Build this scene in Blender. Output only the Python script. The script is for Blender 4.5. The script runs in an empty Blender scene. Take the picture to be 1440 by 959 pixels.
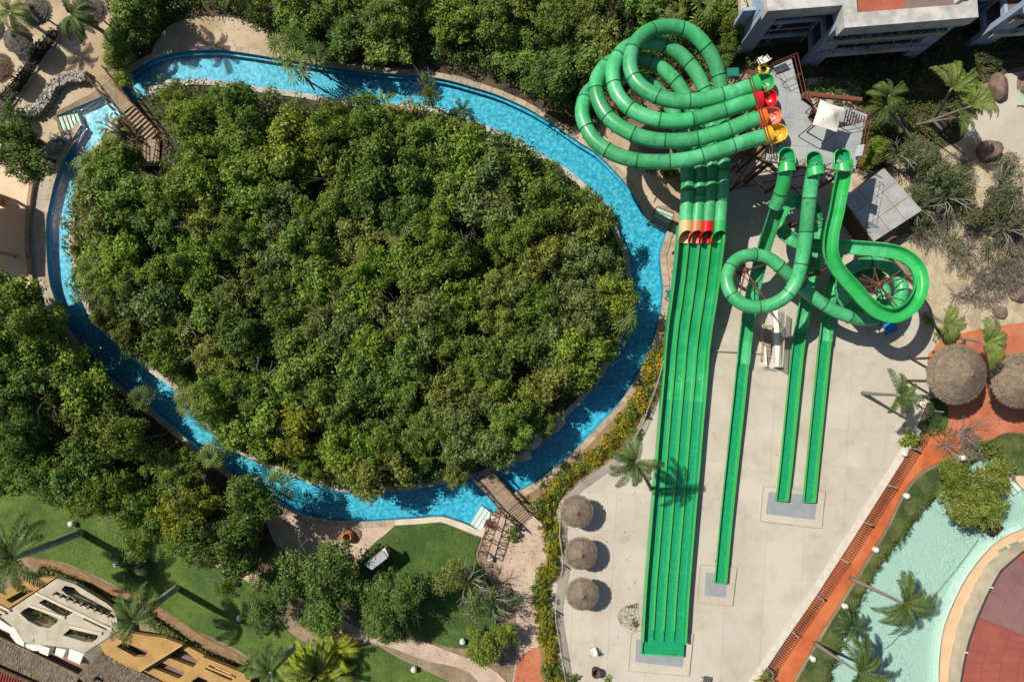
import bpy, bmesh, math, random
import numpy as np
from mathutils import Vector, Matrix, Quaternion
from mathutils.geometry import tessellate_polygon
random.seed(7)
S = bpy.context.scene
COL = S.collection
PI = math.pi
R = math.radians
# ---------------------------------------------------------------- camera, sky, sun
H = 64.0            # flying height of the camera
PPM = 15.0          # pixels of the photograph per metre of ground
NX, NY = 720.0, 525.0
cam = bpy.data.cameras.new('camera')
camo = bpy.data.objects.new('camera', cam); COL.objects.link(camo)
camo.location = (0, 0, H); camo.rotation_euler = (0, 0, 0)
cam.sensor_width = 36; cam.lens = 24; cam.shift_y = (NY - 479.5) / 1440.0
cam.clip_start = 0.5; cam.clip_end = 3000
S.camera = camo
SUN_AZ = Vector((-0.865, 0.502, 0)).normalized(); SUN_EL = R(52)
W = bpy.data.worlds.new('World'); S.world = W; W.use_nodes = True
nt = W.node_tree; nt.nodes.clear()
sky = nt.nodes.new('ShaderNodeTexSky'); sky.sky_type = 'NISHITA'; sky.sun_disc = False
sky.sun_elevation = SUN_EL; sky.sun_rotation = math.atan2(SUN_AZ.x, SUN_AZ.y)
sky.air_density = 1.0; sky.dust_density = 1.5; sky.ozone_density = 1.0
bg = nt.nodes.new('ShaderNodeBackground'); bg.inputs[1].default_value = 0.068
wo = nt.nodes.new('ShaderNodeOutputWorld')
nt.links.new(sky.outputs[0], bg.inputs[0]); nt.links.new(bg.outputs[0], wo.inputs[0])
sl = bpy.data.lights.new('sun', 'SUN'); sl.energy = 4.9; sl.angle = R(0.53); sl.color = (1.0, 0.93, 0.82)
so = bpy.data.objects.new('sun', sl); COL.objects.link(so)
sdir = Vector((SUN_AZ.x * math.cos(SUN_EL), SUN_AZ.y * math.cos(SUN_EL), math.sin(SUN_EL)))
so.rotation_euler = sdir.to_track_quat('Z', 'Y').to_euler(); so.location = (-60, 40, 90)
S.view_settings.view_transform = 'Standard'; S.view_settings.look = 'None'
S.view_settings.exposure = 0.18; S.view_settings.gamma = 1.0; S.view_settings.use_curve_mapping = False
S.cycles.max_bounces = 6; S.cycles.diffuse_bounces = 3; S.cycles.glossy_bounces = 3
S.cycles.transmission_bounces = 4; S.cycles.transparent_max_bounces = 12
S.cycles.caustics_reflective = False; S.cycles.caustics_refractive = False

# ---------------------------------------------------------------- helpers
def P(px, py, z=0.0):
    """the point at height z seen at a pixel of the photograph (plain perspective)"""
    f = (H - z) / H / PPM
    return Vector(((px - NX) * f, (NY - py) * f, z))
def P2(px, py, z=0.0):
    v = P(px, py, z); return (v.x, v.y)

def rgb(h):
    """sRGB 0-255 -> linear"""
    return tuple(((c / 255) / 12.92 if c / 255 <= .04045 else ((c / 255 + .055) / 1.055) ** 2.4) for c in h)

def mat(name, col, rough=.8, col2=None, scale=1.5, mix=(.42, .62), bump=0., bscale=12., spec=.3, objvar=0., islvar=0.,
        grain=.0, gscale=30., metal=0., objcol=False, trans=0., huevar=0., stretch=None, coat=0., bdist=.05, col3=None, scale3=.3, mix3=(.45, .6), detail=6):
    m = bpy.data.materials.new(name); m.use_nodes = True
    n = m.node_tree.nodes; l = m.node_tree.links
    bs = n['Principled BSDF']; out = n['Material Output']
    bs.inputs['Roughness'].default_value = rough; bs.inputs['Metallic'].default_value = metal
    bs.inputs['Specular IOR Level'].default_value = spec
    if coat: bs.inputs['Coat Weight'].default_value = coat; bs.inputs['Coat Roughness'].default_value = .15
    geo = n.new('ShaderNodeNewGeometry'); vec = geo.outputs['Position']
    if stretch:
        mp = n.new('ShaderNodeMapping'); mp.inputs['Scale'].default_value = stretch
        l.new(vec, mp.inputs[0]); vec = mp.outputs[0]
    def noise(sc, d=None):
        t = n.new('ShaderNodeTexNoise'); t.inputs['Scale'].default_value = sc; t.inputs['Detail'].default_value = detail if d is None else d
        t.inputs['Roughness'].default_value = .6
        l.new(vec, t.inputs['Vector']); return t.outputs['Fac']
    def mr(src, a, b, lo, hi):
        t = n.new('ShaderNodeMapRange'); t.inputs[1].default_value = a; t.inputs[2].default_value = b
        t.inputs[3].default_value = lo; t.inputs[4].default_value = hi; l.new(src, t.inputs[0]); return t.outputs[0]
    def mixc(f, a, b, mode='MIX'):
        t = n.new('ShaderNodeMix'); t.data_type = 'RGBA'; t.blend_type = mode
        for i, v in ((0, f), (6, a), (7, b)):
            if isinstance(v, (int, float)): t.inputs[i].default_value = v
            elif isinstance(v, tuple): t.inputs[i].default_value = (*v, 1)
            else: l.new(v, t.inputs[i])
        return t.outputs[2]
    c = tuple(col)
    if objcol:
        oi = n.new('ShaderNodeObjectInfo'); c = oi.outputs['Color']
    if col2 is not None: c = mixc(mr(noise(scale), *mix, 0, 1), c, tuple(col2))
    if col3 is not None: c = mixc(mr(noise(scale3, 3), *mix3, 0, 1), c, tuple(col3))
    if islvar or huevar or objvar or grain:
        h = n.new('ShaderNodeHueSaturation'); h.inputs['Hue'].default_value = .5
        if isinstance(c, tuple): h.inputs['Color'].default_value = (*c, 1)
        else: l.new(c, h.inputs['Color'])
        v = None
        def mul(a, b):
            t = n.new('ShaderNodeMath'); t.operation = 'MULTIPLY'; l.new(a, t.inputs[0]); l.new(b, t.inputs[1]); return t.outputs[0]
        if islvar: v = mr(geo.outputs['Random Per Island'], 0, 1, 1 - islvar, 1 + islvar)
        if objvar:
            oi2 = n.new('ShaderNodeObjectInfo'); q = mr(oi2.outputs['Random'], 0, 1, 1 - objvar, 1 + objvar); v = q if v is None else mul(v, q)
        if grain:
            q = mr(noise(gscale, 3), .25, .75, 1 - grain, 1 + grain); v = q if v is None else mul(v, q)
        if v is not None: l.new(v, h.inputs['Value'])
        if huevar:
            wn = n.new('ShaderNodeTexWhiteNoise'); wn.noise_dimensions = '1D'
            l.new(geo.outputs['Random Per Island'], wn.inputs['W'])
            l.new(mr(wn.outputs['Value'], 0, 1, .5 - huevar, .5 + huevar), h.inputs['Hue'])
        c = h.outputs[0]
    if isinstance(c, tuple): bs.inputs['Base Color'].default_value = (*c, 1)
    else: l.new(c, bs.inputs['Base Color'])
    if bump:
        b = n.new('ShaderNodeBump'); b.inputs['Strength'].default_value = bump; b.inputs['Distance'].default_value = bdist
        l.new(noise(bscale), b.inputs['Height']); l.new(b.outputs[0], bs.inputs['Normal'])
    if trans:
        tr = n.new('ShaderNodeBsdfTranslucent'); ms = n.new('ShaderNodeMixShader'); ms.inputs[0].default_value = trans
        if isinstance(c, tuple): tr.inputs[0].default_value = (*c, 1)
        else: l.new(c, tr.inputs[0])
        l.new(bs.outputs[0], ms.inputs[1]); l.new(tr.outputs[0], ms.inputs[2]); l.new(ms.outputs[0], out.inputs[0])
    return m

def link(name, me, m=None, parent=None):
    o = bpy.data.objects.new(name, me); COL.objects.link(o)
    if m is not None and me is not None and not me.materials: me.materials.append(m)
    if parent is not None: o.parent = parent
    return o
def mesh(name, verts, faces, smooth=False):
    me = bpy.data.meshes.new(name); me.from_pydata([tuple(v) for v in verts], [], faces); me.update()
    if smooth: me.polygons.foreach_set('use_smooth', [True] * len(me.polygons))
    return me
def tag(o, label=None, cat=None, group=None, kind=None):
    if label: o['label'] = label
    if cat: o['category'] = cat
    if group: o['group'] = group
    if kind: o['kind'] = kind
    return o
def thing(name, loc, label, cat, group=None, rz=0.):
    o = bpy.data.objects.new(name, None); COL.objects.link(o); o.empty_display_size = .3
    o.location = loc; o.rotation_euler = (0, 0, rz)
    return tag(o, label, cat, group)
def dup(root, loc, rz=None, label=None, group=None, scale=None):
    """a copy of a thing, its parts and their sub-parts (mesh data shared)"""
    r = root.copy(); COL.objects.link(r); r.location = loc
    if rz is not None: r.rotation_euler = (0, 0, rz)
    if scale is not None: r.scale = scale if hasattr(scale, '__len__') else (scale,) * 3
    if label: r['label'] = label
    if group: r['group'] = group
    for ch in list(root.children):
        c = ch.copy(); COL.objects.link(c); c.parent = r
        for g in list(ch.children):
            d = g.copy(); COL.objects.link(d); d.parent = c
    return r

class MB:
    """collects shapes into one mesh"""
    def __init__(s): s.v = []; s.f = []
    def add(s, verts, faces):
        b = len(s.v); s.v += [tuple(v) for v in verts]; s.f += [tuple(i + b for i in f) for f in faces]; return s
    def box(s, c, d, rz=0., M=None):
        x, y, z = d[0] / 2, d[1] / 2, d[2] / 2
        vs = [Vector((sx * x, sy * y, sz * z)) for sz in (-1, 1) for sx, sy in ((-1, -1), (1, -1), (1, 1), (-1, 1))]
        q = M if M is not None else Matrix.Rotation(rz, 3, 'Z')
        return s.add([q @ v + Vector(c) for v in vs], [(3, 2, 1, 0), (4, 5, 6, 7), (0, 1, 5, 4), (1, 2, 6, 5), (2, 3, 7, 6), (3, 0, 4, 7)])
    def tube(s, pts, r, n=8, cap=True):
        pts = [Vector(p) for p in pts]; rs = r if hasattr(r, '__len__') else [r] * len(pts)
        vs = []; up = Vector((0, 0, 1))
        for i, p in enumerate(pts):
            t = (pts[min(i + 1, len(pts) - 1)] - pts[max(i - 1, 0)]).normalized()
            a = t.cross(up) if abs(t.z) < .95 else t.cross(Vector((1, 0, 0)))
            a.normalize(); b = a.cross(t)
            for k in range(n):
                th = 2 * PI * k / n; vs.append(p + (a * math.cos(th) + b * math.sin(th)) * rs[i])
        fs = [(i * n + k, i * n + (k + 1) % n, (i + 1) * n + (k + 1) % n, (i + 1) * n + k) for i in range(len(pts) - 1) for k in range(n)]
        if cap: fs += [tuple(range(n - 1, -1, -1)), tuple(range((len(pts) - 1) * n, len(pts) * n))]
        return s.add(vs, fs)
    def lathe(s, prof, n=16, c=(0, 0, 0)):
        c = Vector(c); vs = []
        for r, z in prof:
            for k in range(n):
                th = 2 * PI * k / n; vs.append(c + Vector((r * math.cos(th), r * math.sin(th), z)))
        fs = [(i * n + k, i * n + (k + 1) % n, (i + 1) * n + (k + 1) % n, (i + 1) * n + k) for i in range(len(prof) - 1) for k in range(n)]
        return s.add(vs, fs)
    def prism(s, poly, z0, z1):
        """closed prism over a 2-D polygon (any winding)"""
        poly = [tuple(p[:2]) for p in poly]
        if area(poly) < 0: poly = poly[::-1]
        n = len(poly); vs = [(x, y, z0) for x, y in poly] + [(x, y, z1) for x, y in poly]
        fs = [(i, (i + 1) % n, n + (i + 1) % n, n + i) for i in range(n)]
        for t in tessellate_polygon([[Vector((x, y, 0)) for x, y in poly]]):
            a, b, c = t
            if (poly[b][0] - poly[a][0]) * (poly[c][1] - poly[a][1]) - (poly[b][1] - poly[a][1]) * (poly[c][0] - poly[a][0]) < 0: b, c = c, b
            fs.append((n + a, n + b, n + c)); fs.append((c, b, a))
        return s.add(vs, fs)
    def mesh(s, name, smooth=False): return mesh(name, s.v, s.f, smooth)
    def build(s, name, m, parent=None, smooth=False): return link(name, s.mesh(name, smooth), m, parent)

def area(p): return sum(p[i - 1][0] * p[i][1] - p[i][0] * p[i - 1][1] for i in range(len(p))) / 2
def sheet(name, loops, z, m, zf=None):
    """flat polygon with holes; loops of (x, y)"""
    lp = [[Vector((x, y, 0)) for x, y in L] for L in loops]
    tr = tessellate_polygon(lp); vs = [v for L in lp for v in L]
    fs = []
    for a, b, c in tr:
        if (vs[b] - vs[a]).cross(vs[c] - vs[a]).z < 0: b, c = c, b
        fs.append((a, b, c))
    return link(name, mesh(name, [(v.x, v.y, z) for v in vs], fs), m)
def spline(pts, per=6, closed=False):
    """Catmull-Rom through points of any dimension"""
    n = len(pts); out = []; p = [np.array(q, float) for q in pts]
    for i in range(n if closed else n - 1):
        p1, p2 = p[i], p[(i + 1) % n]
        p0 = p[(i - 1) % n] if closed or i > 0 else 2 * p1 - p2
        p3 = p[(i + 2) % n] if closed or i + 2 < n else 2 * p2 - p1
        for k in range(per):
            t = k / per
            out.append(.5 * (2 * p1 + (p2 - p0) * t + (2 * p0 - 5 * p1 + 4 * p2 - p3) * t * t + (3 * p1 - p0 - 3 * p2 + p3) * t ** 3))
    if not closed: out.append(p[-1])
    return out
def contour(pts, per=4):
    """closed pixel contour; a point with a third item is a sharp corner"""
    ks = [i for i, q in enumerate(pts) if len(q) > 2]
    if not ks: return [P2(*q) for q in spline(pts, per, True)]
    out = []
    for a, b in zip(ks, ks[1:] + [ks[0] + len(pts)]):
        seg = [pts[i % len(pts)][:2] for i in range(a, b + 1)]
        out += spline(seg, per)[:-1] if len(seg) > 2 else [np.array(seg[0], float)]
    return [P2(*q) for q in out]
def inside(x, y, poly):
    r = False; j = len(poly) - 1
    for i in range(len(poly)):
        xi, yi = poly[i]; xj, yj = poly[j]
        if (yi > y) != (yj > y) and x < (xj - xi) * (y - yi) / (yj - yi) + xi: r = not r
        j = i
    return r
def edge_dist(x, y, poly):
    p = np.array(poly); q = np.roll(p, -1, 0); d = q - p; w = np.array((x, y)) - p
    t = np.clip((w * d).sum(1) / np.maximum((d * d).sum(1), 1e-9), 0, 1)
    return float(np.sqrt(((w - d * t[:, None]) ** 2).sum(1)).min())
def resample(pts, step, closed=False):
    p = [np.array(q, float) for q in pts]
    if closed: p = p + [p[0]]
    L = [0.]
    for a, b in zip(p, p[1:]): L.append(L[-1] + float(np.linalg.norm(b - a)))
    n = max(1, round(L[-1] / step)); A = np.array(p); ts = np.linspace(0, L[-1], n + 1)
    o = np.stack([np.interp(ts, L, A[:, k]) for k in range(A.shape[1])], 1)
    return [tuple(q) for q in (o[:-1] if closed else o)]
def offset(pts, d, closed=False):
    """2-D offset to the left of travel"""
    n = len(pts); out = []
    for i in range(n):
        a = pts[(i - 1) % n] if closed else pts[max(i - 1, 0)]; b = pts[(i + 1) % n] if closed else pts[min(i + 1, n - 1)]
        t = np.array((b[0] - a[0], b[1] - a[1])); t = t / max(np.linalg.norm(t), 1e-9)
        out.append((pts[i][0] - t[1] * d, pts[i][1] + t[0] * d))
    return out
def clip_convex(poly, cell):
    """Sutherland-Hodgman: poly (any) clipped by a convex ccw cell"""
    out = list(poly)
    for i in range(len(cell)):
        a, b = cell[i], cell[(i + 1) % len(cell)]; inp = out; out = []
        if not inp: return []
        side = lambda q: (b[0] - a[0]) * (q[1] - a[1]) - (b[1] - a[1]) * (q[0] - a[0])
        for j in range(len(inp)):
            c, d = inp[j - 1], inp[j]; sc, sd = side(c), side(d)
            if (sc < 0) != (sd < 0):
                t = sc / (sc - sd); out.append((c[0] + (d[0] - c[0]) * t, c[1] + (d[1] - c[1]) * t))
            if sd >= 0: out.append(d)
    return out

# ---------------------------------------------------------------- materials
M = {}
def mm(k, *a, **kw): M[k] = mat(k, *a, **kw)
mm('soil', (.17, .13, .085), .95, (.30, .23, .15), .35, (.4, .65), bump=.6, bscale=6, grain=.25, gscale=9)
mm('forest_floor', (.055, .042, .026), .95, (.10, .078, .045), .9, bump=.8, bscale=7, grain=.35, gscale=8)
mm('sand', (.44, .35, .24), .95, (.50, .41, .29), .5, bump=.25, bscale=9, grain=.10, gscale=14, col3=(.36, .27, .17), scale3=.22)
mm('dry_sand', (.47, .395, .275), .95, (.33, .27, .18), .7, (.42, .6), bump=.8, bscale=3.5, grain=.22, gscale=7, bdist=.12)
mm('slab', (.435, .392, .322), .85, (.36, .32, .26), .8, (.48, .75), bump=.12, bscale=25, grain=.09, gscale=13, objvar=.028, col3=(.475, .435, .365), scale3=.22, detail=9)
mm('joint', (.37, .33, .27), .95)
mm('plain_concrete', (.40, .36, .29), .85, (.33, .29, .23), .6, bump=.15, bscale=18, grain=.08, gscale=15)
mm('pale_stone', (.45, .42, .36), .85, (.30, .28, .24), 1.6, (.40, .66), bump=.5, bscale=9, grain=.14, gscale=11, objvar=.1)
mm('coping', (.40, .33, .245), .85, (.27, .22, .16), 1.5, (.42, .66), bump=.3, bscale=10, grain=.12, gscale=16, objvar=.14)
mm('path_pink', (.50, .39, .30), .85, (.43, .325, .245), .8, bump=.15, bscale=16, grain=.07, gscale=14, col3=(.39, .29, .22), scale3=.35)
mm('path_red', (.46, .115, .035), .8, (.38, .095, .032), .9, (.4, .62), bump=.15, bscale=18, grain=.10, gscale=11, col3=(.50, .15, .055), scale3=.3)
mm('path_brick', (.42, .13, .065), .8, (.35, .11, .06), .7, bump=.15, bscale=18, grain=.10, gscale=11, col3=(.46, .17, .09), scale3=.3)
mm('deck_peach', (.58, .40, .25), .8, (.53, .36, .225), .8, bump=.1, bscale=18, grain=.05, gscale=14)
mm('deck_cream', (.62, .48, .34), .8, (.57, .44, .30), .8, bump=.1, bscale=18, grain=.05, gscale=14)
mm('lawn', (.056, .108, .022), .9, (.084, .138, .030), 1.1, (.38, .65), bump=1., bscale=22, grain=.30, gscale=26, col3=(.044, .088, .021), scale3=.35)
mm('lawn_bright', (.086, .146, .024), .9, (.125, .185, .036), 1.1, (.38, .65), bump=1., bscale=22, grain=.34, gscale=24, col3=(.058, .112, .024), scale3=.3, mix3=(.4, .62))
mm('lawn_dry', (.080, .105, .030), .9, (.125, .135, .045), .9, (.4, .62), bump=1., bscale=22, grain=.25, gscale=26, col3=(.040, .066, .02), scale3=.5)
mm('dirt', (.26, .165, .085), .95, (.20, .12, .06), 1.2, bump=.6, bscale=9, grain=.15, gscale=14)
mm('pool_paint', (.016, .30, .45), .5, (.075, .47, .62), 2.6, (.42, .60), grain=.30, gscale=4.5, detail=4)  # lighter mottle puts the water's ripple light into the bed colour
mm('pool_wall', (.014, .25, .40), .5)
mm('mosaic', (.265, .44, .39), .5, (.46, .60, .53), 5.5, (.40, .60), grain=.24, gscale=11, col3=(.37, .53, .47), scale3=.5, mix3=(.4,.62))  # tile tones, with the water's ripple sparkle worked into the lighter mottle
mm('mosaic_pale', (.56, .72, .64), .5, (.50, .66, .58), 3., grain=.06, gscale=14)
mm('step_pale', (.42, .56, .43), .6, (.36, .48, .36), 2., grain=.1, gscale=14)
mm('wood_deck', (.32, .24, .165), .8, (.23, .17, .115), 2.4, bump=.3, bscale=18, grain=.1, gscale=20, objvar=.16)
mm('wood_dark', (.115, .066, .04), .8, (.075, .042, .026), 3, bump=.4, bscale=18, grain=.15, gscale=20, objvar=.12)
mm('rock', (.46, .42, .36), .9, (.27, .25, .215), 1.4, (.4, .65), bump=.9, bscale=4.5, grain=.18, gscale=9, islvar=.12)
mm('rock_red', (.24, .16, .12), .9, (.12, .085, .07), 1.4, (.4, .65), bump=.9, bscale=4.5, grain=.18, gscale=9)
mm('edge_brick', (.40, .25, .155), .85, (.32, .19, .115), 2, bump=.3, bscale=14, grain=.1, gscale=14, objvar=.14)
mm('rubble', (.33, .31, .275), .9, (.19, .175, .155), 3.4, (.4, .6), bump=.6, bscale=8, islvar=.45)
mm('green', (.045, .335, .115), .36, (.085, .40, .19), .8, (.42, .62), spec=.4, grain=.13, gscale=6, objvar=.20, coat=.06, stretch=(1, .6, 1), col3=(.03, .26, .095), scale3=1.7, mix3=(.55, .72))
mm('green_bright', (.026, .375, .08), .34, (.05, .42, .13), .9, (.42, .62), spec=.45, grain=.06, gscale=7, objvar=.08, coat=.15)
mm('green_deep', (.008, .255, .10), .22, (.025, .33, .15), 5.5, (.46, .68), spec=.5, grain=.14, gscale=11, coat=.3, bump=.2, bscale=9)
mm('green_flange', (.012, .115, .04), .5, grain=.15, gscale=9)
mm('green_edge', (.055, .37, .085), .4, grain=.08, gscale=9, spec=.4)
mm('red_plastic', (.55, .008, .012), .28, spec=.5, coat=.3, grain=.05, gscale=9)
mm('orange_plastic', (.66, .135, .012), .28, spec=.5, coat=.3, grain=.05, gscale=9)
mm('pink_plastic', (.66, .20, .12), .35, spec=.5, coat=.2, grain=.05, gscale=9)
mm('yellow_plastic', (.64, .37, .02), .28, spec=.5, coat=.3, grain=.05, gscale=9)
mm('salmon_plastic', (.62, .16, .055), .35, spec=.5, coat=.2, grain=.06, gscale=9)
mm('cream_plastic', (.60, .40, .17), .35, spec=.5, coat=.2, grain=.06, gscale=9)
mm('foam', (.50, .68, .58), .6, (.10, .42, .24), 9., (.44, .56))
mm('steel_brown', (.115, .036, .026), .6, (.16, .055, .04), 4, grain=.1, gscale=20, spec=.4)
mm('steel_dark', (.045, .035, .033), .6, grain=.2, gscale=20)
mm('steel_rust', (.19, .065, .042), .6, (.20, .06, .038), 2, grain=.12, gscale=18)
mm('platform', (.30, .32, .32), .8, (.25, .27, .27), .8, bump=.1, bscale=18, grain=.06, gscale=14, objvar=.04, col3=(.33, .35, .345), scale3=.3)
mm('canvas', (.66, .63, .57), .85, (.60, .57, .51), .9, bump=.15, bscale=5)
mm('canvas_dark', (.045, .06, .075), .85)
mm('thatch', (.215, .168, .120), .95, (.150, .118, .085), 2.2, (.4, .62), bump=.8, bscale=14, islvar=.22, grain=.2, gscale=14)
mm('thatch_dark', (.135, .12, .10), .95, (.095, .085, .072), 2.2, (.4, .62), bump=.8, bscale=14, islvar=.35, grain=.2, gscale=14)
mm('thatch_red', (.17, .105, .065), .95, (.115, .075, .05), 2.2, (.4, .62), bump=.8, bscale=14, islvar=.35, grain=.2, gscale=14)
mm('white_paint', (.72, .70, .65), .6, (.62, .60, .55), 2, grain=.06, gscale=14)
mm('fence_cream', (.58, .54, .46), .7, (.50, .46, .38), 2)
mm('blue_wall', (.30, .38, .50), .85, (.26, .34, .45), .6, bump=.08, bscale=14, grain=.06, gscale=10)
mm('grey_roof', (.42, .415, .395), .9, (.30, .30, .285), .8, (.38, .62), bump=.2, bscale=14, grain=.12, gscale=9, col3=(.50, .49, .47), scale3=.5)
mm('white_wall', (.68, .67, .62), .85, (.60, .59, .54), .8, grain=.06, gscale=9)
mm('red_floor', (.36, .105, .06), .85, (.30, .085, .05), .8, grain=.08, gscale=9)
mm('brown_floor', (.20, .14, .125), .85, (.16, .11, .10), .8, grain=.08, gscale=9)
mm('window_dark', (.02, .024, .028), .15, spec=.5)
mm('cream_wall', (.46, .41, .315), .85, (.36, .315, .24), .9, bump=.1, bscale=16, grain=.06, gscale=12)
mm('cream_trim', (.56, .50, .40), .85, (.48, .43, .34), .7, grain=.05, gscale=12)
mm('ochre_wall', (.40, .245, .085), .85, (.32, .19, .065), .8, bump=.1, bscale=16, grain=.06, gscale=12)
mm('ochre_trim', (.48, .31, .13), .85, (.42, .26, .10), .8, grain=.06, gscale=12)
mm('mauve_floor', (.30, .16, .145), .85, (.25, .13, .12), .8, grain=.08, gscale=12)
mm('roof_tile_red', (.30, .07, .045), .8, (.24, .055, .04), 1, objvar=.1)
mm('bar_red', (.27, .075, .054), .8, (.225, .060, .045), .5, (.4, .62), bump=.1, bscale=18, grain=.10, gscale=9, objvar=.03)
mm('bar_mauve', (.20, .105, .10), .8, (.165, .088, .086), .7, (.4, .62), bump=.1, bscale=18, grain=.10, gscale=9, objvar=.03)
mm('shed_roof', (.36, .365, .36), .85, (.27, .275, .27), .6, bump=.1, bscale=18, grain=.06, gscale=14, objvar=.03)
mm('pad_grey', (.27, .285, .30), .9, (.235, .25, .265), 1.5, grain=.08, gscale=22)
mm('mat_green', (.20, .27, .19), .8, (.15, .21, .15), 4, grain=.1, gscale=18)
mm('orange_pot', (.46, .19, .055), .7, (.34, .12, .035), 3, bump=.3, bscale=9)
mm('pavilion', (.33, .35, .39), .6, (.28, .30, .33), 1.5, grain=.06, gscale=12)
mm('blue_plastic', (.02, .20, .52), .5, grain=.08, gscale=12)
mm('teal_plastic', (.01, .17, .13), .5, grain=.08, gscale=12)
mm('bark', (.13, .105, .08), .95, (.08, .064, .048), 3, bump=.8, bscale=10)
mm('bark_pale', (.25, .23, .20), .9, (.25, .23, .20), 3, bump=.5, bscale=10)
mm('palm_trunk', (.27, .245, .205), .9, (.18, .16, .13), 5, bump=.8, bscale=14, stretch=(.4, .4, 6))
mm('royal_trunk', (.42, .43, .42), .8, (.30, .31, .30), 2, bump=.3, bscale=14)
mm('twig', (.20, .18, .155), .95, (.17, .15, .13), 3, islvar=.2)
mm('leaf', (1, 1, 1), .5, objcol=True, islvar=.55, huevar=.035, trans=.38, spec=.35, grain=.34, gscale=1.5)
mm('palm_leaf', (1, 1, 1), .5, objcol=True, islvar=.30, huevar=.015, trans=.25, spec=.3)
mm('lamp_white', (.60, .59, .55), .5, grain=.05, gscale=20)
mm('rope', (.10, .16, .13), .8)

mm('racer_green', (.011, .30, .095), .3, (.030, .36, .14), .7, (.42, .62), spec=.45, grain=.08, gscale=7, objvar=.06, coat=.2)
def water(name, tint, bump, scale, rough=.04, dist=.05, fres=1.33):
    m = bpy.data.materials.new(name); m.use_nodes = True; n = m.node_tree.nodes; l = m.node_tree.links; n.clear()
    out = n.new('ShaderNodeOutputMaterial'); ms = n.new('ShaderNodeMixShader')
    tr = n.new('ShaderNodeBsdfTransparent'); tr.inputs[0].default_value = (*tint, 1)
    gl = n.new('ShaderNodeBsdfGlossy'); gl.inputs['Roughness'].default_value = rough
    fr = n.new('ShaderNodeFresnel'); fr.inputs[0].default_value = fres
    geo = n.new('ShaderNodeNewGeometry'); t = n.new('ShaderNodeTexNoise'); t.inputs['Scale'].default_value = scale; t.inputs['Detail'].default_value = 3
    t.inputs['Distortion'].default_value = .6
    b = n.new('ShaderNodeBump'); b.inputs['Strength'].default_value = bump; b.inputs['Distance'].default_value = dist
    l.new(geo.outputs['Position'], t.inputs['Vector']); l.new(t.outputs['Fac'], b.inputs['Height'])
    l.new(b.outputs[0], gl.inputs['Normal']); l.new(b.outputs[0], fr.inputs['Normal'])
    l.new(fr.outputs[0], ms.inputs[0]); l.new(tr.outputs[0], ms.inputs[1]); l.new(gl.outputs[0], ms.inputs[2]); l.new(ms.outputs[0], out.inputs[0])
    M[name] = m
water('river_water', (.90, .98, .99), .6, 5., .02, .06, 1.30)
water('pool_water', (.93, .99, .98), .2, 4., .05, .05)

# ---------------------------------------------------------------- ground, river, pool
OUT_PX = [(170, 113), (187, 100), (213, 85), (240, 76), (267, 72), (307, 71), (333, 74), (360, 78), (403, 85), (460, 94), (507, 101), (560, 105), (590, 107),
          (627, 113), (660, 122), (693, 132), (720, 143), (750, 158), (780, 177), (813, 200), (840, 217), (863, 240), (883, 263), (900, 287), (913, 312, 1), (923, 291, 1),
          (948, 300, 1), (938, 325), (931, 347), (928, 363), (932, 403), (930, 433), (923, 463), (912, 497), (893, 533), (870, 567), (837, 603), (800, 640), (760, 673), (723, 693, 1),
          (693, 722, 1), (675, 747, 1), (659, 738), (623, 726, 1), (590, 728), (556, 730), (506, 733), (453, 729), (407, 715), (373, 695), (343, 677), (318, 659), (290, 640), (263, 617),
          (220, 580), (180, 550), (147, 523), (120, 497), (93, 453), (73, 407), (67, 363), (66, 320), (68, 300), (77, 260), (87, 230), (103, 197), (115, 177, 1),
          (88, 185, 1), (80, 163, 1), (147, 134, 1)]
INN_PX = [(200, 138), (213, 129), (233, 118), (250, 114), (287, 112), (320, 116), (360, 122), (410, 129), (460, 137), (500, 143), (547, 147), (600, 149), (633, 158), (670, 172),
          (720, 193), (757, 215), (793, 235), (820, 257), (843, 283), (863, 313), (873, 333), (883, 357), (888, 397), (887, 437), (877, 470), (857, 513), (823, 560), (790, 592),
          (755, 618), (738, 640), (713, 655), (690, 665), (663, 673), (613, 682), (570, 690), (493, 692), (447, 683), (410, 670), (360, 650), (320, 630), (285, 593), (247, 550), (207, 520),
          (173, 493), (150, 470), (127, 447), (110, 403), (100, 363), (97, 320), (102, 290), (112, 255), (122, 222), (138, 203), (148, 184), (165, 166)]
OUTER = contour(OUT_PX, 3); INNER = contour(INN_PX, 3)
POOL_PX = [(1130, 1010, 1), (1150, 985), (1165, 951), (1190, 886), (1210, 843), (1226, 813), (1253, 773), (1280, 740), (1310, 705), (1338, 676), (1363, 655), (1388, 640, 1), (1440, 690, 1),
           (1450, 738), (1439, 743), (1406, 758), (1380, 783), (1356, 816), (1338, 853), (1326, 886), (1321, 923), (1320, 960), (1324, 1010, 1)]
POOL = contour(POOL_PX, 4)
big = [(-420, -420), (420, -420), (420, 420), (-420, 420)]
def struct(o): return tag(o, kind='structure')
g = struct(sheet('ground', [big, OUTER, POOL], 0, M['soil']))
struct(sheet('island_ground', [INNER], 0, M['forest_floor']))

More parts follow.
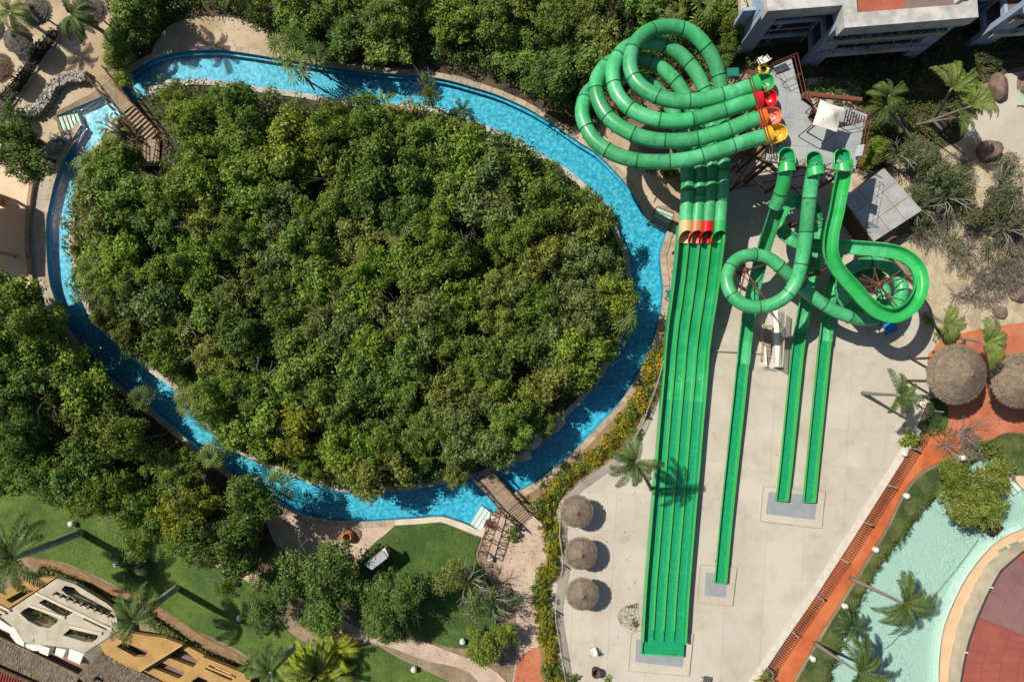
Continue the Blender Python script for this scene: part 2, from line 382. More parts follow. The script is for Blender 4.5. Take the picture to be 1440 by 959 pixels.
def walls(mb, loop, z0, z1, flip=False):
    n = len(loop); vs = [(x, y, z0) for x, y in loop] + [(x, y, z1) for x, y in loop]
    mb.add(vs, [((i, (i + 1) % n, n + (i + 1) % n, n + i) if not flip else (n + i, n + (i + 1) % n, (i + 1) % n, i)) for i in range(n)])
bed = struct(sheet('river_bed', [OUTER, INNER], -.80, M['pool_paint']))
w = MB(); walls(w, OUTER, -.81, .0); walls(w, INNER, -.81, .0, True); struct(w.build('river_wall', M['pool_wall']))
struct(sheet('river_water', [OUTER, INNER], -.16, M['river_water']))
struct(sheet('pool_floor', [POOL], -.45, M['mosaic']))
w = MB(); walls(w, POOL, -.46, 0); struct(w.build('pool_wall', M['mosaic_pale']))
struct(sheet('pool_water', [POOL], -.08, M['pool_water']))
# pale ledge along the bar side of the pool
lip = [P2(*q) for q in spline([(1439, 743), (1406, 758), (1380, 783), (1356, 816), (1338, 853), (1326, 886), (1321, 923), (1320, 960), (1322, 985)], 4)]
lo = offset(lip, -.5); w = MB()
w.prism(lip + lo[::-1], -.45, -.14); struct(w.build('pool_ledge', M['mosaic_pale']))

def strip(mb, pts, w0, w1, z0, z1, closed=False):
    """kerb-like band between two offsets of a line"""
    a = offset(pts, w0, closed); b = offset(pts, w1, closed); n = len(pts)
    vs = [(*p, z0) for p in a] + [(*p, z1) for p in a] + [(*p, z1) for p in b] + [(*p, z0) for p in b]
    m = n if closed else n - 1; fs = []
    for i in range(m):
        j = (i + 1) % n
        for r in range(3): fs.append((r * n + i, r * n + j, (r + 1) * n + j, (r + 1) * n + i))
    if not closed: fs += [(0, n, 2 * n, 3 * n), (n - 1, 4 * n - 1, 3 * n - 1, 2 * n - 1)]
    mb.add(vs, fs)
def coping(name, px, width, step, m, z=.13, closed=False):
    """a kerb made of single stones"""
    root = bpy.data.objects.new(name, None); COL.objects.link(root); struct(root)
    sp = [P2(*q) for q in spline(px, 6, closed)]; st = resample(sp, step / 3, closed)
    n = len(st); i = 0
    while i < n - (0 if closed else 1):
        k = 3
        seg = [st[(i + q) % n] for q in range(k + 1)] if closed else st[i:i + k + 1]
        if len(seg) >= 2:
            a, b = np.array(seg[0]), np.array(seg[1]); seg[0] = tuple(a + (b - a) / max(np.linalg.norm(b - a), .01) * .025)
            mb = MB(); strip(mb, seg, -.0, width * random.uniform(.93, 1.05), -.05, z + random.uniform(-.012, .012))
            mb.build('coping_stone', m, root)
        i += k
    return root
# outer edge (travels clockwise in the picture, so outside is to the left)
OC = [q[:2] for q in OUT_PX]
coping('river_coping', OC[0:25], .50, 1.15, M['coping'])
coping('river_coping', OC[27:40], .62, 1.05, M['coping'])
coping('river_coping', OC[41:67], .55, 1.15, M['coping'])
coping('island_coping', [(x, y) for x, y in INN_PX[3:28]][::-1], .55, 1.1, M['pale_stone'])
coping('island_coping', [(x, y) for x, y in INN_PX[30:50]][::-1], .55, 1.1, M['pale_stone'])
# lower lip inside the outer wall
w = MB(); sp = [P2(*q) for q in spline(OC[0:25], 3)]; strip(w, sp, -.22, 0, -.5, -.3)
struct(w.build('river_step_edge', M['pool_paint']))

LZ = [0.]
def layer(name, px, m, per=4, holes=(), smooth=True):
    LZ[0] += .004
    lp = contour(px, per) if smooth else [P2(*q[:2]) for q in px]
    return struct(sheet(name, [lp], LZ[0], M[m])), lp
# woodland floors
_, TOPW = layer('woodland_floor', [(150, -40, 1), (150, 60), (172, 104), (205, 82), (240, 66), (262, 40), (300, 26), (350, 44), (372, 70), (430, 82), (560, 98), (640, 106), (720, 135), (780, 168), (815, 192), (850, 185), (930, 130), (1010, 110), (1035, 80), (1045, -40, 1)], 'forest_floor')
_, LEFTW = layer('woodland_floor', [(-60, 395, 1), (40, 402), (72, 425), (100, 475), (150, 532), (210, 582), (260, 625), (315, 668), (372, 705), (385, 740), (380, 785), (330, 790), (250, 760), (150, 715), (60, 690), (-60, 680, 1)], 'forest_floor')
# sand and paving at the top left
layer('sand_terrace', [(-80, -60, 1), (190, -60, 1), (178, 0), (152, 40), (150, 90), (162, 108), (140, 126), (76, 160), (80, 172), (86, 188), (113, 182), (98, 205), (80, 240), (70, 262), (0, 238), (-80, 225, 1)], 'sand')
layer('sand_terrace', [(214, 80), (240, 70), (290, 66), (360, 72), (410, 80), (400, 60), (370, 40), (330, 26), (280, 24), (240, 36), (222, 56)], 'sand')
layer('left_deck', [(-80, 225, 1), (0, 234), (50, 250, 1), (44, 290), (42, 330), (46, 380), (56, 425), (30, 412), (-80, 405, 1)], 'deck_cream')
layer('river_walk', [(50, 250, 1), (78, 254), (66, 290), (58, 320), (58, 370), (66, 415), (80, 445), (58, 428), (46, 380), (42, 330), (44, 290)], 'plain_concrete')
layer('river_walk', [(98, 205, 1), (80, 240), (70, 262), (80, 252), (90, 225), (108, 196, 1)], 'sand')
# right bank of the river
layer('river_terrace', [(800, 186), (830, 170), (880, 190), (940, 250), (1020, 230), (1030, 330), (960, 330), (955, 420), (940, 480), (932, 430), (935, 400), (932, 362), (936, 345), (950, 300), (924, 290), (912, 310), (885, 262), (840, 214)], 'sand')
layer('river_terrace', [(930, 362), (942, 340), (962, 322), (965, 400), (950, 460), (925, 478), (934, 440), (937, 402)], 'sand')
PLAZA_PX = [(965, 235), (1200, 215), (1225, 330), (1262, 380), (1305, 430), (1318, 500), (1312, 570), (1240, 683), (1148, 826), (1060, 960), (1010, 1040), (800, 1040), (772, 960), (765, 860), (772, 760), (790, 690), (860, 628), (905, 560), (932, 480), (955, 420), (958, 330)]
PL = [P2(*q) for q in PLAZA_PX]
LZ[0] += .004
struct(sheet('plaza_bed', [PL], LZ[0], M['joint']))
plaza = bpy.data.objects.new('plaza_paving', None); COL.objects.link(plaza); struct(plaza)
ang = R(-3.2); ca, sa = math.cos(ang), math.sin(ang); cw = 3.55
for i in range(-4, 18):
    for j in range(-18, 12):
        cx, cy = 14 + i * cw, j * cw - (i % 2) * .0
        cell = [(ca * x - sa * y, sa * x + ca * y) for x, y in ((cx + .008, cy + .008), (cx + cw - .008, cy + .008), (cx + cw - .008, cy + cw - .008), (cx + .008, cy + cw - .008))]
        c = clip_convex(PL, cell)
        if len(c) > 2 and abs(area(c)) > .15:
            mb = MB(); mb.prism(c, LZ[0] + .002, LZ[0] + .02 + random.uniform(-.002, .002)); mb.build('paving_slab', M['slab'], plaza)
LZ[0] += .04
# gardens at the bottom
_, LAWN1 = layer('lawn', [(-80, 665, 1), (60, 690), (150, 712), (250, 760), (330, 792), (372, 832), (420, 900), (520, 905), (560, 925), (700, 990, 1), (700, 1060, 1), (380, 1060, 1), (360, 935), (260, 878), (200, 842), (110, 798), (60, 785), (-80, 770, 1)], 'lawn_bright')
dp_ = spline([(40, 786), (67, 793), (100, 802), (133, 817), (160, 830), (187, 836), (212, 850), (240, 868), (283, 898), (346, 930), (385, 955)], 3)
dl_ = offset([tuple(q) for q in dp_], -5); dr_ = offset([tuple(q) for q in dp_], 6)
layer('dirt_path', dl_ + dr_[::-1], 'dirt', smooth=False)
layer('river_plaza', [(372, 700), (410, 720), (453, 733), (506, 737), (556, 734), (552, 745), (530, 760), (508, 783), (500, 800), (470, 800), (420, 780), (385, 760)], 'path_pink')
layer('garden_path', [(280, 778), (330, 790), (372, 815), (388, 838), (372, 832), (330, 806), (290, 790)], 'path_pink')
layer('garden_path', [(470, 860), (500, 880), (560, 903), (590, 900), (640, 918), (700, 945), (740, 1000, 1), (700, 1000, 1), (660, 945), (600, 928), (545, 908), (480, 890)], 'path_pink')
_, LAWN2 = layer('lawn', [(556, 738, 1), (590, 736), (621, 733, 1), (648, 745), (676, 756, 1), (668, 785), (690, 820), (700, 900), (640, 910), (590, 895), (500, 870), (500, 800), (512, 782), (532, 760)], 'lawn')
layer('walkway', [(697, 728), (725, 705), (748, 722), (766, 740), (772, 765), (766, 800), (760, 850), (762, 900), (775, 970), (790, 1040, 1), (700, 1040, 1), (722, 950), (726, 880), (722, 830), (704, 800), (692, 778), (684, 758)], 'path_pink')
layer('clay_patch', [(735, 920), (765, 910), (775, 960), (770, 1000), (720, 1000), (725, 945)], 'path_brick')
_, STRIPB = layer('planting_bed', [(930, 470), (955, 440), (940, 520), (915, 580), (868, 640), (795, 695), (775, 745), (778, 800), (770, 870), (785, 930), (800, 1000), (770, 1000), (758, 900), (760, 850), (770, 800), (768, 745), (748, 722), (730, 702), (760, 678), (800, 646), (840, 608), (872, 572), (896, 536), (916, 498)], 'dirt')
# right-hand gardens
layer('sand_scrub', [(1200, 235), (1240, 170), (1345, 190), (1520, 200, 1), (1520, 520, 1), (1440, 505), (1400, 480), (1330, 480), (1318, 500), (1305, 430), (1262, 380), (1235, 335), (1205, 300)], 'dry_sand')
_, SHADEG = layer('shaded_bed', [(1055, 70), (1540, 20, 1), (1540, 105, 1), (1440, 95), (1400, 110), (1370, 130), (1360, 190), (1290, 220), (1210, 240), (1130, 180), (1060, 110)], 'forest_floor')
layer('shaded_path', [(1128, 112, 1), (1200, 106, 1), (1214, 132, 1), (1222, 160, 1), (1150, 158, 1), (1134, 140, 1)], 'plain_concrete', smooth=False)
layer('upper_path', [(1350, 190), (1365, 165), (1395, 140), (1415, 125), (1415, 105), (1540, 95, 1), (1540, 240, 1), (1440, 225), (1400, 200), (1375, 198)], 'slab')
layer('red_path', [(1320, 480), (1540, 440, 1), (1540, 640, 1), (1450, 612), (1415, 608), (1392, 618), (1372, 622), (1330, 645), (1295, 662), (1270, 690), (1245, 740), (1215, 790), (1190, 830), (1150, 895), (1110, 965), (1080, 1040, 1), (1020, 1040, 1), (1070, 955), (1148, 832), (1240, 690), (1290, 615), (1312, 575)], 'path_red')
layer('red_terrace', [(1322, 482), (1540, 440, 1), (1540, 640, 1), (1450, 612), (1415, 608), (1392, 618), (1372, 620), (1345, 614), (1330, 598), (1333, 572), (1326, 556), (1312, 545)], 'path_brick')
_, LAWN3 = layer('lawn', [(1312, 558), (1326, 566), (1332, 580), (1330, 602), (1318, 604), (1296, 612), (1286, 625), (1290, 600), (1300, 580)], 'lawn')
_, LAWN4 = layer('lawn', [(1330, 652), (1362, 646), (1380, 640), (1362, 655), (1336, 677), (1310, 703), (1280, 738), (1252, 772), (1225, 812), (1208, 843), (1188, 886), (1162, 955), (1130, 1040, 1), (1080, 1040, 1), (1115, 965), (1154, 897), (1194, 832), (1219, 792), (1249, 742), (1274, 692), (1299, 665)], 'lawn_dry')
_, LAWN5 = layer('lawn', [(1360, 626), (1392, 618), (1415, 609), (1450, 614), (1540, 640, 1), (1540, 690, 1), (1440, 672), (1422, 656), (1402, 642), (1386, 634)], 'lawn_dry')
deck = [(1452, 735), (1439, 743), (1406, 758), (1380, 783), (1356, 816), (1338, 853), (1326, 886), (1321, 923), (1320, 960), (1324, 1030, 1), (1560, 1030, 1), (1560, 690, 1), (1440, 690, 1)]
layer('pool_deck', deck, 'deck_peach')
layer('pool_deck_upper', [(1440, 690, 1), (1428, 676), (1440, 668), (1560, 680, 1), (1560, 735, 1), (1450, 728)], 'deck_cream')
layer('pool_deck_inner', [(1460, 742), (1439, 754), (1412, 772), (1390, 797), (1368, 830), (1352, 865), (1342, 895), (1337, 925), (1336, 960), (1338, 1030, 1), (1560, 1030, 1), (1560, 742, 1)], 'deck_cream')

# ---------------------------------------------------------------- foliage builders
rng = np.random.default_rng(11)
def unit(v): return v / np.maximum(np.linalg.norm(v, axis=-1, keepdims=True), 1e-9)
def leaf_quads(pos, nrm, size, aspect=.55):
    """one pointed folded leaf (two triangles) per position"""
    n = len(pos); r = unit(rng.normal(size=(n, 3))); a = unit(np.cross(nrm, r)); b = np.cross(nrm, a)
    s = size[:, None]
    v = np.empty((n, 4, 3)); v[:, 0] = pos - a * s * .5; v[:, 2] = pos + a * s * .5
    v[:, 1] = pos + b * s * aspect * .5 + nrm * s * .10; v[:, 3] = pos - b * s * aspect * .5 + nrm * s * .10
    return v.reshape(-1, 3)
def quads_mesh(name, V, m):
    me = bpy.data.meshes.new(name); n = len(V) // 4
    me.vertices.add(n * 4); me.vertices.foreach_set('co', V.astype(np.float32).ravel())
    me.loops.add(n * 6); idx = (np.arange(n)[:, None] * 4 + np.array([0, 1, 2, 0, 2, 3])[None]).ravel()
    me.loops.foreach_set('vertex_index', idx.astype(np.int32))
    me.polygons.add(n * 2); me.polygons.foreach_set('loop_start', np.arange(0, n * 6, 3, dtype=np.int32))
    me.update(calc_edges=True); me.validate(); me.materials.append(m); return me
def crown_points(Rr, Hc, ncl, per, cr=(.38, .75), lsize=(.16, .30), low=-.25, core=True, gap=0.):
    """leaf cloud: clumps spread over a lumpy dome of radius Rr, height Hc; origin at crown base"""
    lobes = [(rng.uniform(0, 2 * PI), rng.uniform(.3, .75), rng.uniform(.32, .72), rng.uniform(-.45, .35)) for _ in range(rng.integers(4, 8))]
    P_, N_, S_ = [], [], []
    for c in range(ncl):
        az, rd, lr, dz = lobes[rng.integers(len(lobes))]
        d = unit(rng.normal(size=3)); d[2] = abs(d[2]) * (1 if rng.random() > .18 else -.5)
        if d[2] < low: d[2] = low
        f = rng.uniform(.72, 1.05) if rng.random() < .8 else rng.uniform(.3, .7)
        base = np.array([math.cos(az) * rd * Rr, math.sin(az) * rd * Rr, dz * Hc])
        ctr = base + d * np.array([lr * Rr, lr * Rr, Hc * rng.uniform(.7, 1.05)]) * f
        r = rng.uniform(*cr) * rng.uniform(.8, 1.15); k = int(per * (r / .55) ** 2 * rng.uniform(.6, 1.25)); k = max(k, 8)
        dd = unit(rng.normal(size=(k, 3))); dd[:, 2] = np.where(dd[:, 2] < -.35, -dd[:, 2], dd[:, 2])
        rr = r * np.where(rng.random((k, 1)) < .72, rng.uniform(.5, 1.1, size=(k, 1)) ** .7, rng.uniform(.9, 1.75, size=(k, 1)))
        pp = ctr + dd * rr * np.array([1, 1, .72])
        nn = unit(dd * .9 + np.array([0, 0, .55]) + rng.normal(size=(k, 3)) * .45)
        P_.append(pp); N_.append(nn); S_.append(rng.uniform(*lsize, size=k))
    return np.concatenate(P_), np.concatenate(N_), np.concatenate(S_)
def crown_mesh(name, *a, **kw):
    p, n, s = crown_points(*a, **kw); return quads_mesh(name, leaf_quads(p, n, s), M['leaf'])
def trunk_mesh(name, Rr, hb, Hc, m, r0=.14, limbs=6, twigs=3, seed=0):
    rd = random.Random(seed); mb = MB()
    mb.tube([(0, 0, -.1), (rd.uniform(-.1, .1), rd.uniform(-.1, .1), hb * .5), (0, 0, hb)], [r0 * 1.3, r0, r0 * .75], 6)
    for i in range(limbs):
        a = 2 * PI * i / limbs + rd.uniform(-.4, .4); L = Rr * rd.uniform(.45, .8); z = hb + Hc * rd.uniform(.35, .9)
        p0 = Vector((0, 0, hb * rd.uniform(.75, 1))); p2 = Vector((math.cos(a) * L, math.sin(a) * L, z)); p1 = (p0 + p2) / 2 + Vector((rd.uniform(-.2, .2), rd.uniform(-.2, .2), .25))
        mb.tube([p0, p1, p2], [r0 * .5, r0 * .3, .015], 5)
        for j in range(twigs):
            b = a + rd.uniform(-.9, .9); q = p1.lerp(p2, rd.uniform(.1, .8)); l2 = Rr * rd.uniform(.25, .5)
            mb.tube([q, q + Vector((math.cos(b) * l2, math.sin(b) * l2, rd.uniform(.1, .6)))], [r0 * .2, .012], 4)
    me = mb.mesh(name, True); me.materials.append(m); return me
# prototypes: (crown mesh, trunk mesh, base height, radius, crown height)
PROTO = []
for i in range(12):
    Rr = [1.9, 2.1, 2.3, 2.0, 1.8, 2.2, 2.4, 2.0, 1.75, 2.3, 2.1, 1.9][i]; Hc = [1.3, 1.5, 1.4, 1.6, 1.2, 1.5, 1.3, 1.6, 1.4, 1.5, 1.2, 1.4][i]; hb = 2.6
    fine = i % 3
    PROTO.append((crown_mesh('crown', Rr, Hc, [112, 92, 140][fine], [235, 190, 265][fine], cr=[(.18, .46), (.20, .54), (.15, .38)][fine], lsize=[(.13, .25), (.16, .30), (.11, .21)][fine]),
                  trunk_mesh('trunk', Rr * .9, hb, Hc, M['bark_pale'] if fine == 2 else M['bark'], .11, 5, 2, i), hb, Rr, Hc))
BIG = []
for i in range(4):
    Rr, Hc, hb = [(3.0, 2.3, 3.2), (3.3, 2.5, 3.4), (2.8, 2.1, 3.0), (3.1, 2.2, 3.2)][i]
    BIG.append((crown_mesh('crown', Rr, Hc, [105, 115, 90, 80][i], [150, 150, 130, 95][i], cr=[(.32, .64), (.34, .7), (.38, .74), (.28, .55)][i], lsize=[(.14, .27), (.14, .26), (.17, .30), (.12, .22)][i]),
                trunk_mesh('trunk', Rr * .9, hb, Hc, M['bark_pale'] if i == 3 else M['bark'], .17, 7 if i != 3 else 8, 3 if i != 3 else 5, 40 + i), hb, Rr, Hc))
GREENS = {'dark': (.120, .195, .032), 'mid': (.165, .240, .034), 'fresh': (.190, .275, .032), 'olive': (.205, .245, .045), 'yellow': (.265, .300, .030), 'grey': (.160, .212, .055), 'dry': (.125, .150, .062)}
def jit(c, a=.14):
    k = 1 + random.uniform(-a, a); return (c[0] * k * (1 + random.uniform(-.1, .1)), c[1] * k, c[2] * k * (1 + random.uniform(-.15, .15)), 1)
def tree(proto, px, py, zc, col, label, group=None, name='jungle_tree', scale=1., cat='tree', sz=None, rz=None):
    """tree whose crown middle (height zc) shows at the pixel"""
    cm, tm, hb, Rr, Hc = proto; p = P(px, py, zc)
    k = scale; kz = sz if sz else max(.55, (zc / (hb + Hc * .45)))
    root = thing(name, (p.x, p.y, 0), label, cat, group, random.uniform(0, 2 * PI) if rz is None else rz)
    root.scale = (k, k, kz)
    t = link('trunk', tm, None, root); c = link('crown', cm, None, root); c.location = (0, 0, hb); c.color = jit(GREENS[col] if isinstance(col, str) else col)
    return root
def poisson(poly, d, tries=9000, keep=0., seed=3, dens=None):
    rd = random.Random(seed); xs = [q[0] for q in poly]; ys = [q[1] for q in poly]; out = []
    for _ in range(tries):
        x = rd.uniform(min(xs), max(xs)); y = rd.uniform(min(ys), max(ys))
        if not inside(x, y, poly): continue
        if keep and edge_dist(x, y, poly) < keep: continue
        if all((x - a) ** 2 + (y - b) ** 2 > d * d for a, b in out): out.append((x, y))
    return out
WORDS = {'dark': 'dark green', 'mid': 'mid green', 'fresh': 'fresh bright green', 'olive': 'olive green', 'yellow': 'yellow-green', 'grey': 'soft green'}
PXI = [tuple(q) for q in spline(INN_PX, 3, True)]
def wood(poly, d, zr, place, seed, weights, scale, margin=.8, avoid=(), base=(), fill=False):
    """trees whose crowns show inside a pixel outline; keeps the water's edge free"""
    rd = random.Random(seed); n = 0; out = list(base); xs = [q[0] for q in poly]; ys = [q[1] for q in poly]
    for _ in range(9000):
        px, py = rd.uniform(max(-40, min(xs)), min(1480, max(xs))), rd.uniform(max(-40, min(ys)), min(1000, max(ys)))
        if not inside(px, py, poly): continue
        if any((px - a) ** 2 + (py - b) ** 2 < (d * e) ** 2 for a, b, e in out): continue
        if any((px - a) ** 2 + (py - b) ** 2 < r * r for a, b, r in avoid): continue
        z = rd.uniform(*zr); sc = rd.uniform(*scale); pr = random.choice(PROTO); rr = pr[3] * sc * PPM * H / (H - z) * margin
        if edge_dist(px, py, poly) < rr: continue
        out.append((px, py, 1.)); 
        q = .5 + .5 * math.sin(px * .021 + seed) * math.cos(py * .019 - seed * .7) + rd.uniform(-.4, .4)
        ks = list(weights); col = ks[min(len(ks) - 1, max(0, int(q * len(ks))))]
        if rd.random() < .05: col = 'yellow'
        tree(pr, px, py, z, col, f'{WORDS[col]} leafy tree in the {place}', f'{WORDS[col]} trees in the {place}', scale=sc); n += 1
    print('trees', place, n); return out
def gp(poly): return [(NX + x * PPM, NY - y * PPM) for x, y in poly]
IP = [(x, y) for x, y in offset(PXI, -3, True)]
ISL_AV = [(180, 160, 58), (200, 185, 56), (213, 210, 54), (207, 235, 46), (165, 185, 40)]
o_ = wood(IP, 46, (4.5, 5.7), 'dense wood on the river island', 3, ['dark', 'mid', 'olive', 'mid', 'fresh', 'fresh', 'grey'], (1.02, 1.4), .90, ISL_AV)
wood(IP, 37, (2.2, 3.4), 'dense wood on the river island', 4, ['mid', 'fresh', 'dark', 'olive'], (.55, .75), .88, ISL_AV, o_)
TB = [(150, -40), (150, 60), (180, 84), (222, 66), (258, 34), (300, 10), (350, 28), (378, 52), (430, 64), (560, 76), (640, 84), (720, 108), (780, 138), (812, 160), (815, 140), (880, 60), (1035, 80), (1045, -40)]
wood(TB, 50, (3.0, 4.6), 'wood along the top bank of the river', 5, ['mid', 'fresh', 'mid', 'dark', 'olive'], (1.0, 1.35), .62, [(275, 40, 78), (335, 40, 62), (230, 30, 40), (200, 62, 48), (915, 150, 95), (960, 100, 80), (985, 50, 50), (240, 55, 30)])
LB = [(-60, 395), (30, 405), (62, 428), (90, 478), (140, 536), (200, 588), (250, 630), (305, 672), (365, 708), (380, 760), (375, 800), (350, 815), (300, 800), (235, 780), (170, 735), (120, 715), (60, 690), (-60, 690)]
wood(LB, 50, (4.8, 7.0), 'wood on the lower left bank of the river', 9, ['dark', 'mid', 'dark', 'mid', 'fresh'], (1.05, 1.4), .52)

# undergrowth below the trees: leaf clumps near the ground, one mass
STAIR = [P(178, 160), P(190, 172), P(203, 186), P(213, 200), P(213, 220), P(210, 238)]
V = []
for poly, seed, k in ((INNER, 21, 5200), (TOPW, 22, 2200), (LEFTW, 23, 1300), (SHADEG, 24, 500), (STRIPB, 25, 70)):
    rd = np.random.default_rng(seed); xs = [q[0] for q in poly]; ys = [q[1] for q in poly]; c = 0
    while c < k:
        x = rd.uniform(min(xs), max(xs)); y = rd.uniform(min(ys), max(ys))
        if not inside(x, y, poly) or edge_dist(x, y, poly) < (.7 if seed != 25 else .3): continue
        if seed == 21 and any((x - q.x) ** 2 + (y - q.y) ** 2 < 5.5 for q in STAIR): c += 1; continue
        c += 1; h = rd.uniform(.2, {21: 3.6, 22: 2.8, 23: 3.0, 24: .9, 25: .4}[seed]); m_ = 26
        if abs(x) > 50 or y > 37 or y < -31: continue
        dd = unit(rd.normal(size=(m_, 3))); dd[:, 2] = abs(dd[:, 2])
        pp = np.array([x, y, h * .7]) + dd * np.array([.6, .6, min(.7, h * .5)]) * rd.uniform(.4, 1, size=(m_, 1))
        V.append(leaf_quads(pp, unit(dd + np.array([0, 0, .6]) + rd.normal(size=(m_, 3)) * .4), rd.uniform(.14, .32, size=m_)))
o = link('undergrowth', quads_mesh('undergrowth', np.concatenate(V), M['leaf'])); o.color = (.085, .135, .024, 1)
tag(o, 'low leafy undergrowth covering the floor of the woods', 'undergrowth', kind='stuff')

# single trees
T = lambda i, px, py, z, c, l, s=1., name='broadleaf_tree': tree(BIG[i], px, py, z, c, l, None, name, s)
T(0, 430, 800, 4.6, 'dark', 'large round dark tree left of the grey pavilion roof', 1.22)
T(1, 212, 740, 4.6, 'mid', 'leafy tree at the middle of the left lawn edge', .8)
T(2, 462, 852, 4.0, 'dark', 'round tree leaning on the big tree beside the bottom path', .95)
T(1, 396, 840, 4.2, 'dark', 'large dark tree over the lawn beside the golden palm clump', .85)
T(1, 562, 852, 4.2, 'dark', 'dense dark tree below the grey pavilion on the lawn', .92)
T(0, 540, 880, 3.6, 'dark', 'dark tree overhanging the bottom garden path', .7)
T(3, 655, 822, 4.2, 'olive', 'sparse olive tree with pale bare limbs beside the trellis arch', .95)
T(3, 690, 850, 4.0, 'grey', 'sparse grey-green tree beside the walkway edge', .85)
T(2, 690, 905, 3.2, 'fresh', 'bright leafy tree at the lower end of the walkway', .75)
T(2, 300, 765, 5.0, 'fresh', 'tall bright green tree between the lawn and the lower river bank', 1.0)
T(3, 320, 815, 4.6, 'fresh', 'narrow bright green tree standing over the lawn edge', .6)
T(0, 250, 745, 5.0, 'mid', 'broad mid green tree at the lawn edge with two low boughs', .95)
T(2, 130, 690, 5.2, 'fresh', 'broad bright tree at the top edge of the left lawn', 1.0)
T(1, 60, 640, 5.2, 'dark', 'large dark tree at the left edge below the deck', 1.05)
T(3, 180, 720, 4.8, 'mid', 'loose mid green tree between lawn and wood with leaning crown', .9)
T(0, 28, 205, 4.6, 'dark', 'dark tree between the stone wall and the left deck', .95)
T(2, 18, 180, 4.0, 'dark', 'low dark tree left of the curved stone wall', .7)
T(1, 1372, 690, 3.6, 'olive', 'round olive-green tree growing over the turquoise pool', .92)
T(2, 1350, 680, 3.2, 'fresh', 'low bright tree at the upper left end of the turquoise pool', .6)
T(0, 143, 262, 4.4, 'grey', 'big soft green tree leaning over the river at the upper left of the island', .95)
T(2, 248, 150, 3.4, 'fresh', 'fresh green tree above the top wooden stairs', .62)
T(2, 170, 50, 2.3, 'fresh', 'bright tree on the bank between the sand and the top bridge', .66)
T(1, 190, 6, 2.4, 'mid', 'green tree at the top edge right of the sandy terrace', .7)
T(2, 165, 92, 2.2, 'fresh', 'low bright tree beside the end of the top bridge', .55)
T(2, 172, 215, 2.6, 'fresh', 'low bright tree between the rocks and the top stairs', .42)
T(2, 132, 302, 4.0, 'grey', 'grey-green tree overhanging the left arm of the river', .55)
T(3, 600, 122, 4.6, 'olive', 'lone sparse tree leaning over the upper arm of the river', .52)
T(0, 1316, 232, 3.2, 'dry', 'olive green tree beside the grey flat roof', .8)
T(3, 1338, 275, 2.8, 'dry', 'grey-green tree with bare limbs on the sandy slope', .95)
T(2, 1395, 300, 2.6, 'dry', 'leafy olive tree in the middle of the sandy scrub', .7)
T(3, 1300, 290, 2.6, 'dry', 'wispy grey tree leaning over the grey flat roof', .7)
T(3, 1270, 215, 3.0, 'dry', 'loose olive tree behind the grey flat roof', .7)
T(3, 1418, 258, 2.8, 'dry', 'olive bushy tree between the boulder and the dry scrub', .95)
T(3, 1420, 320, 2.8, 'dry', 'sparse grey-green tree at the right edge over dry sand', .8)
T(2, 1235, 215, 2.8, 'fresh', 'small bright green tree beside the platform legs', .5)
T(2, 1020, 30, 3.4, 'mid', 'green tree beside the blue hotel wall', .6)
T(2, 1028, 70, 2.4, 'mid', 'low green tree at the corner of the blue hotel wall', .42)

# ---------------------------------------------------------------- palms
def frond_mesh(name, L, e0, droop, n=30, ll=.55, up=.25, m=None, twist=0., wid=.055, sag=.35):
    mb = MB(); pts = []; a = e0; p = Vector((0, 0, 0)); st = L / 12
    for i in range(13):
        pts.append(p.copy()); p = p + Vector((math.cos(a), 0, math.sin(a))) * st; a -= droop / 12 * (1 + i * .08)
    mb.tube(pts, [.035 * (1 - i / 13.5) + .006 for i in range(13)], 4)
    rd = random.Random(int(L * 100 + e0 * 37))
    for s in (-1, 1):
        for i in range(n):
            t = .10 + .9 * (i + rd.uniform(-.2, .2)) / n; k = min(11.99, max(0, t * 12)); j = int(k); f = k - j
            q = pts[j].lerp(pts[j + 1], f); tg = (pts[j + 1] - pts[j]).normalized(); side = Vector((0, s, 0)); nr = tg.cross(Vector((0, 1, 0))); nr = nr if nr.z > 0 else -nr
            le = ll * math.sin(PI * min(1, .14 + .82 * t)) ** .7 * rd.uniform(.85, 1.1)
            d = (side * .82 + tg * .55 + nr * (up + rd.uniform(-.12, .12))).normalized(); w = tg * wid
            mid = q + d * le * .55; tip = q + d * le * .9 + Vector((0, 0, -sag * le))
            mb.add([q - w * .5, q + w * .5, mid + w * .6, mid - w * .6, tip], [(0, 1, 2, 3), (3, 2, 4)] if s > 0 else [(3, 2, 1, 0), (4, 2, 3)])
    me = mb.mesh(name); me.materials.append(m or M['palm_leaf']); return me
FR = [frond_mesh('frond', 2.5, R(55), R(95)), frond_mesh('frond', 2.7, R(28), R(70)), frond_mesh('frond', 2.5, R(5), R(60)), frond_mesh('frond', 2.2, R(-20), R(45))]
FS = [frond_mesh('frond', 1.25, R(60), R(110), 18, .3, wid=.05), frond_mesh('frond', 1.35, R(30), R(80), 18, .3, wid=.05), frond_mesh('frond', 1.2, R(5), R(60), 18, .28, wid=.05)]
